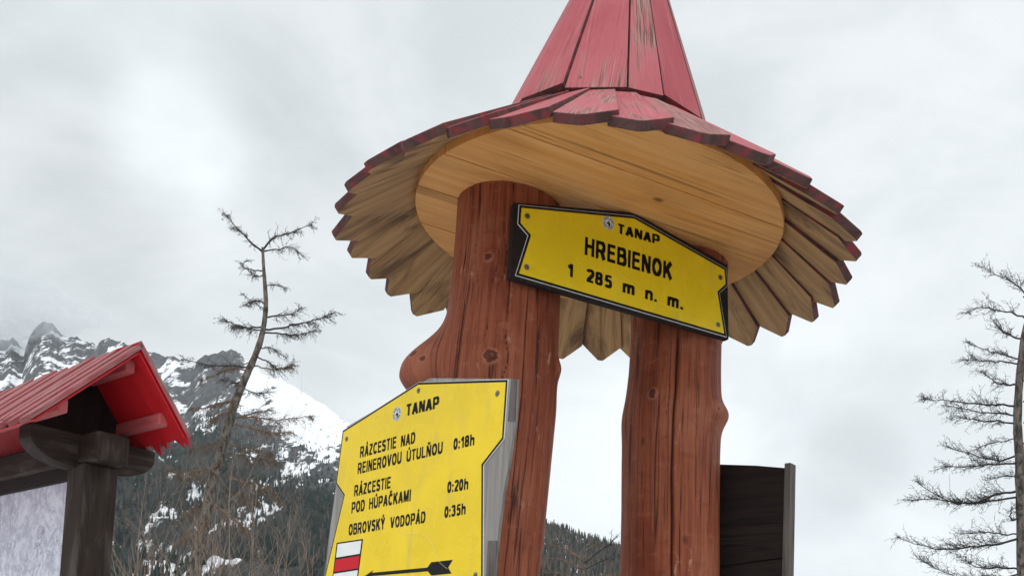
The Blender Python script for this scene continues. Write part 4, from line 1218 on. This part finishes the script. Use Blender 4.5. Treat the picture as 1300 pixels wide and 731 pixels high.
c8 = lambda *q: [(130 + a * 0.6439, 260 + b_ * 0.6439) for a, b_ in q]
c1 = lambda *q: [(1100 + a * 0.59, 300 + b_ * 0.59) for a, b_ in q]
T, B = 'twig', 'twigbrown'
BL = [(c8((315, 92), (290, 72), (268, 48), (243, 20)), 3.6, 16, 0.30, 0.35, T), (c8((318, 88), (338, 66), (375, 55), (412, 38)), 3.6, 16, 0.34, 0.5, T),
      (c8((318, 92), (345, 88), (372, 84), (397, 104)), 2.6, 16, 0.30, 0.5, T), (c8((316, 130), (295, 128), (276, 124), (285, 108)), 2.4, 15, 0.25, 0.4, T),
      (c8((318, 140), (300, 140), (288, 128)), 2.2, 14, 0.2, 0.4, T), (c8((322, 160), (342, 158), (362, 166)), 2.0, 15, 0.2, 0.5, T),
      (c8((322, 196), (300, 188), (282, 200)), 2.4, 16, 0.25, 0.5, T), (c8((324, 210), (305, 196), (278, 178)), 1.8, 14, 0.22, 0.4, T),
      (c8((316, 240), (290, 242), (262, 236), (235, 224)), 3.2, 22, 0.32, 0.5, T), (c8((316, 246), (285, 244), (255, 240)), 2.6, 20, 0.28, 0.5, T),
      (c8((324, 222), (350, 218), (375, 214), (392, 202)), 3.0, 20, 0.32, 0.5, T), (c8((322, 246), (365, 240), (415, 228), (458, 211)), 3.6, 20, 0.34, 0.6, T),
      (c8((320, 252), (355, 254), (385, 256), (418, 248)), 3.0, 20, 0.30, 0.6, T), (c8((312, 282), (335, 284), (362, 302)), 2.2, 18, 0.25, 0.5, T),
      (c8((306, 300), (330, 312), (352, 325), (380, 312)), 2.6, 24, 0.34, 0.5, T), (c8((300, 318), (340, 324), (372, 318)), 2.6, 26, 0.34, 0.5, B),
      (c8((296, 322), (255, 318), (210, 316), (155, 304)), 3.0, 14, 0.28, 0.4, T), (c8((292, 330), (260, 322), (235, 330), (195, 346)), 2.8, 26, 0.34, 0.6, B),
      (c8((284, 345), (262, 350), (240, 346)), 2.2, 26, 0.30, 0.5, T), (c8((278, 362), (310, 372), (335, 360)), 2.0, 18, 0.30, 0.5, T),
      (c8((272, 384), (245, 388), (215, 396), (178, 402)), 2.8, 36, 0.38, 0.6, B), (c8((268, 398), (240, 412), (215, 425)), 2.4, 34, 0.36, 0.7, B),
      (c8((266, 418), (310, 420), (350, 424), (412, 416)), 3.0, 36, 0.40, 0.7, B), (c8((262, 432), (300, 440), (340, 450), (370, 446)), 2.6, 36, 0.40, 0.7, B),
      (c8((262, 420), (300, 410), (330, 404)), 2.4, 30, 0.35, 0.5, B), (c8((252, 462), (215, 470), (175, 480)), 2.6, 36, 0.42, 0.8, B),
      (c8((250, 470), (285, 480), (330, 486)), 2.6, 38, 0.42, 0.8, B), (c8((246, 490), (290, 496), (345, 506)), 2.6, 38, 0.42, 0.8, B),
      (c8((240, 512), (200, 520), (160, 528), (128, 516)), 2.6, 34, 0.42, 0.8, B), (c8((238, 535), (280, 545), (320, 555), (352, 580)), 2.8, 42, 0.44, 0.9, B),
      (c8((234, 552), (262, 566), (300, 584)), 2.6, 42, 0.44, 0.9, B), (c8((228, 572), (195, 590), (165, 612)), 2.6, 38, 0.44, 0.9, B), (c8((222, 590), (255, 615), (285, 640)), 2.4, 40, 0.44, 0.9, B),
      (c8((216, 612), (190, 640), (160, 655)), 2.4, 36, 0.44, 0.9, B)]
larch('larch_tree', 'leaning leafless larch with brown lower branches, between red gabled roof and direction sign', 20.0,
      c8((316, 84), (318, 125), (321, 165), (322, 205), (315, 255), (300, 300), (282, 340), (259, 396), (238, 470), (214, 559), (203, 627), (176, 731)),
      [3.2, 4.2, 5.2, 6, 7, 8, 9, 10.5, 11.5, 12.5, 13.5, 14], [(a, b_ * 0.8, c * (2.3 if f == T else 1.5), d * 1.15, e, f) for a, b_, c, d, e, f in BL], 8)

BR = [(c1((360, 150), (330, 112), (305, 95), (252, 68)), 3.0, 26, 0.42, 0.1, T), (c1((350, 178), (318, 166), (285, 160), (245, 152), (220, 164)), 3.2, 26, 0.40, 0.2, T),
      (c1((340, 222), (312, 214), (288, 200), (268, 176)), 3.4, 24, 0.36, 0.2, T), (c1((334, 266), (300, 256), (262, 246), (222, 230)), 2.8, 24, 0.36, 0.3, T),
      (c1((333, 276), (295, 270), (250, 268), (208, 264)), 3.0, 26, 0.38, 0.4, T), (c1((330, 318), (300, 318), (272, 310), (245, 290)), 3.6, 26, 0.40, 0.3, T),
      (c1((326, 366), (280, 362), (235, 360), (180, 354), (122, 348)), 3.6, 24, 0.40, 0.35, T), (c1((326, 384), (285, 380), (235, 376), (170, 362)), 3.2, 24, 0.40, 0.4, T),
      (c1((326, 402), (280, 398), (235, 396), (182, 388)), 3.2, 26, 0.40, 0.5, T), (c1((327, 470), (285, 482), (235, 472), (172, 452)), 3.4, 26, 0.42, 0.2, T),
      (c1((328, 488), (280, 490), (225, 494), (158, 494)), 3.6, 26, 0.42, 0.3, T), (c1((331, 548), (285, 552), (235, 572), (180, 572), (108, 528)), 4.2, 28, 0.46, 0.1, T),
      (c1((331, 560), (275, 568), (220, 574), (150, 566), (92, 566)), 3.8, 28, 0.46, 0.2, T), (c1((333, 604), (312, 608), (310, 590), (330, 580)), 3.4, 14, 0.25, 0.2, T),
      (c1((334, 648), (285, 660), (225, 668), (150, 672), (66, 646)), 4.2, 28, 0.48, 0.1, T), (c1((334, 640), (290, 640), (245, 636), (200, 640)), 2.8, 26, 0.42, 0.2, T),
      (c1((336, 716), (290, 712), (245, 712), (200, 688)), 3.6, 28, 0.46, 0.2, T), (c1((336, 724), (280, 735), (200, 735), (108, 690)), 3.4, 26, 0.46, 0.1, T),
      (c1((334, 520), (300, 515), (262, 525)), 2.4, 28, 0.40, 0.3, T), (c1((326, 430), (300, 440), (262, 445), (240, 458)), 2.2, 26, 0.40, 0.3, T)]
for k in range(14):     # the side beyond the frame
    y_ = 130 + k * 45; BR.append((c1((338, y_), (400, y_ + random.Random(k).uniform(-12, 8)), (460 + 6 * k, y_ - 18)), 3.0, 14, 0.4, 0.3, T))
larch('larch_tree', 'dark leafless larch with long level branches at the right edge of the view', 20.0,
      c1((400, 60), (372, 120), (352, 170), (341, 205), (330, 300), (325, 400), (330, 480), (335, 600), (338, 731)),
      [2.5, 4, 5.5, 7, 8.5, 9.5, 11, 12.5, 14], [(a, b_ * 0.75, c * 1.45, d * 1.15, e - 0.15, f) for a, b_, c, d, e, f in BR], 14)

# bare tree low between the two logs
BM = [([(742, 715), (760, 700), (775, 690), (786, 678)], 3.0, 10, 0.5, 0.1, T), ([(742, 712), (725, 700), (705, 692), (690, 690)], 3.0, 13, 0.5, 0.4, B), ([(741, 722), (720, 712), (695, 706)], 2.6, 13, 0.5, 0.4, B),
      ([(743, 722), (765, 712), (785, 706)], 2.4, 12, 0.45, 0.3, T), ([(742, 700), (752, 692), (760, 690)], 2.2, 12, 0.4, 0.2, B), ([(742, 735), (715, 728), (690, 725)], 2.6, 13, 0.5, 0.4, B),
      ([(742, 740), (765, 730), (785, 728)], 2.6, 13, 0.5, 0.4, B)]
larch('bare_tree', 'small leafless brown tree seen low between the two logs', 38.0, [(744, 694), (743, 712), (742, 735), (741, 780)], [1.5, 3.0, 4.0, 6.0], BM, 19)


# thicket of saplings at the foot of the larch
def sapling(x, y, h, seed):
    rnd = random.Random(seed)
    gz_ = float(ground_z(x, y)[0])
    root = thing('sapling', (x, y, gz_), 'thin leafless sapling in the brown thicket around the leaning larch', 'sapling', 'bare saplings in the thicket')
    mb = MB()
    def grow(p, d, l, r, lev):
        n = 6; pts = [p]; dd = np.array(d, float)
        for s in range(n):
            dd = dd + np.array([rnd.gauss(0, 0.07), rnd.gauss(0, 0.07), 0.03]); dd /= np.linalg.norm(dd); pts.append(pts[-1] + dd * l / n)
        mb.tube(pts, [r * (1 - 0.75 * s / n) for s in range(n + 1)], 5 if lev == 0 else 3, 0, False)
        if lev < 3:
            for q in range((8, 4, 2)[lev]):
                t = rnd.uniform(0.3, 0.98); i = min(int(t * n), n - 1)
                a = rnd.uniform(0, 6.28); sp = rnd.uniform(0.35, 0.8)
                d2 = dd * (1 - sp * 0.4) + np.array([math.cos(a), math.sin(a), 0.2]) * sp; d2 /= np.linalg.norm(d2)
                grow(pts[i], d2, l * rnd.uniform(0.25, 0.45), r * (1 - 0.75 * t) * 0.6 + 0.001, lev + 1)
    ns = rnd.choice((1, 2, 2, 3))
    for q in range(ns):
        grow(np.array([x + rnd.gauss(0, .08), y + rnd.gauss(0, .08), gz_ - 0.05]), (rnd.gauss(0, .12), rnd.gauss(0, .12), 1), h * rnd.uniform(0.75, 1.0), 0.013, 0)
    mb.build('stems', M['sap'], root)


sr = random.Random(77)
for k, (px, py) in enumerate([(205, 655), (222, 610), (238, 640), (262, 625), (283, 590), (300, 640), (318, 560), (336, 570), (352, 620), (372, 590), (392, 640), (408, 610), (330, 690)]):
    dd = sr.uniform(11, 17); p = at_dist((px, py), dd)
    q = at_dist((px - 0.16 * (780 - py) * 0.0, py), dd)
    sapling(q[0] - 0.0, q[1], q[2] - 0.0, 300 + k)
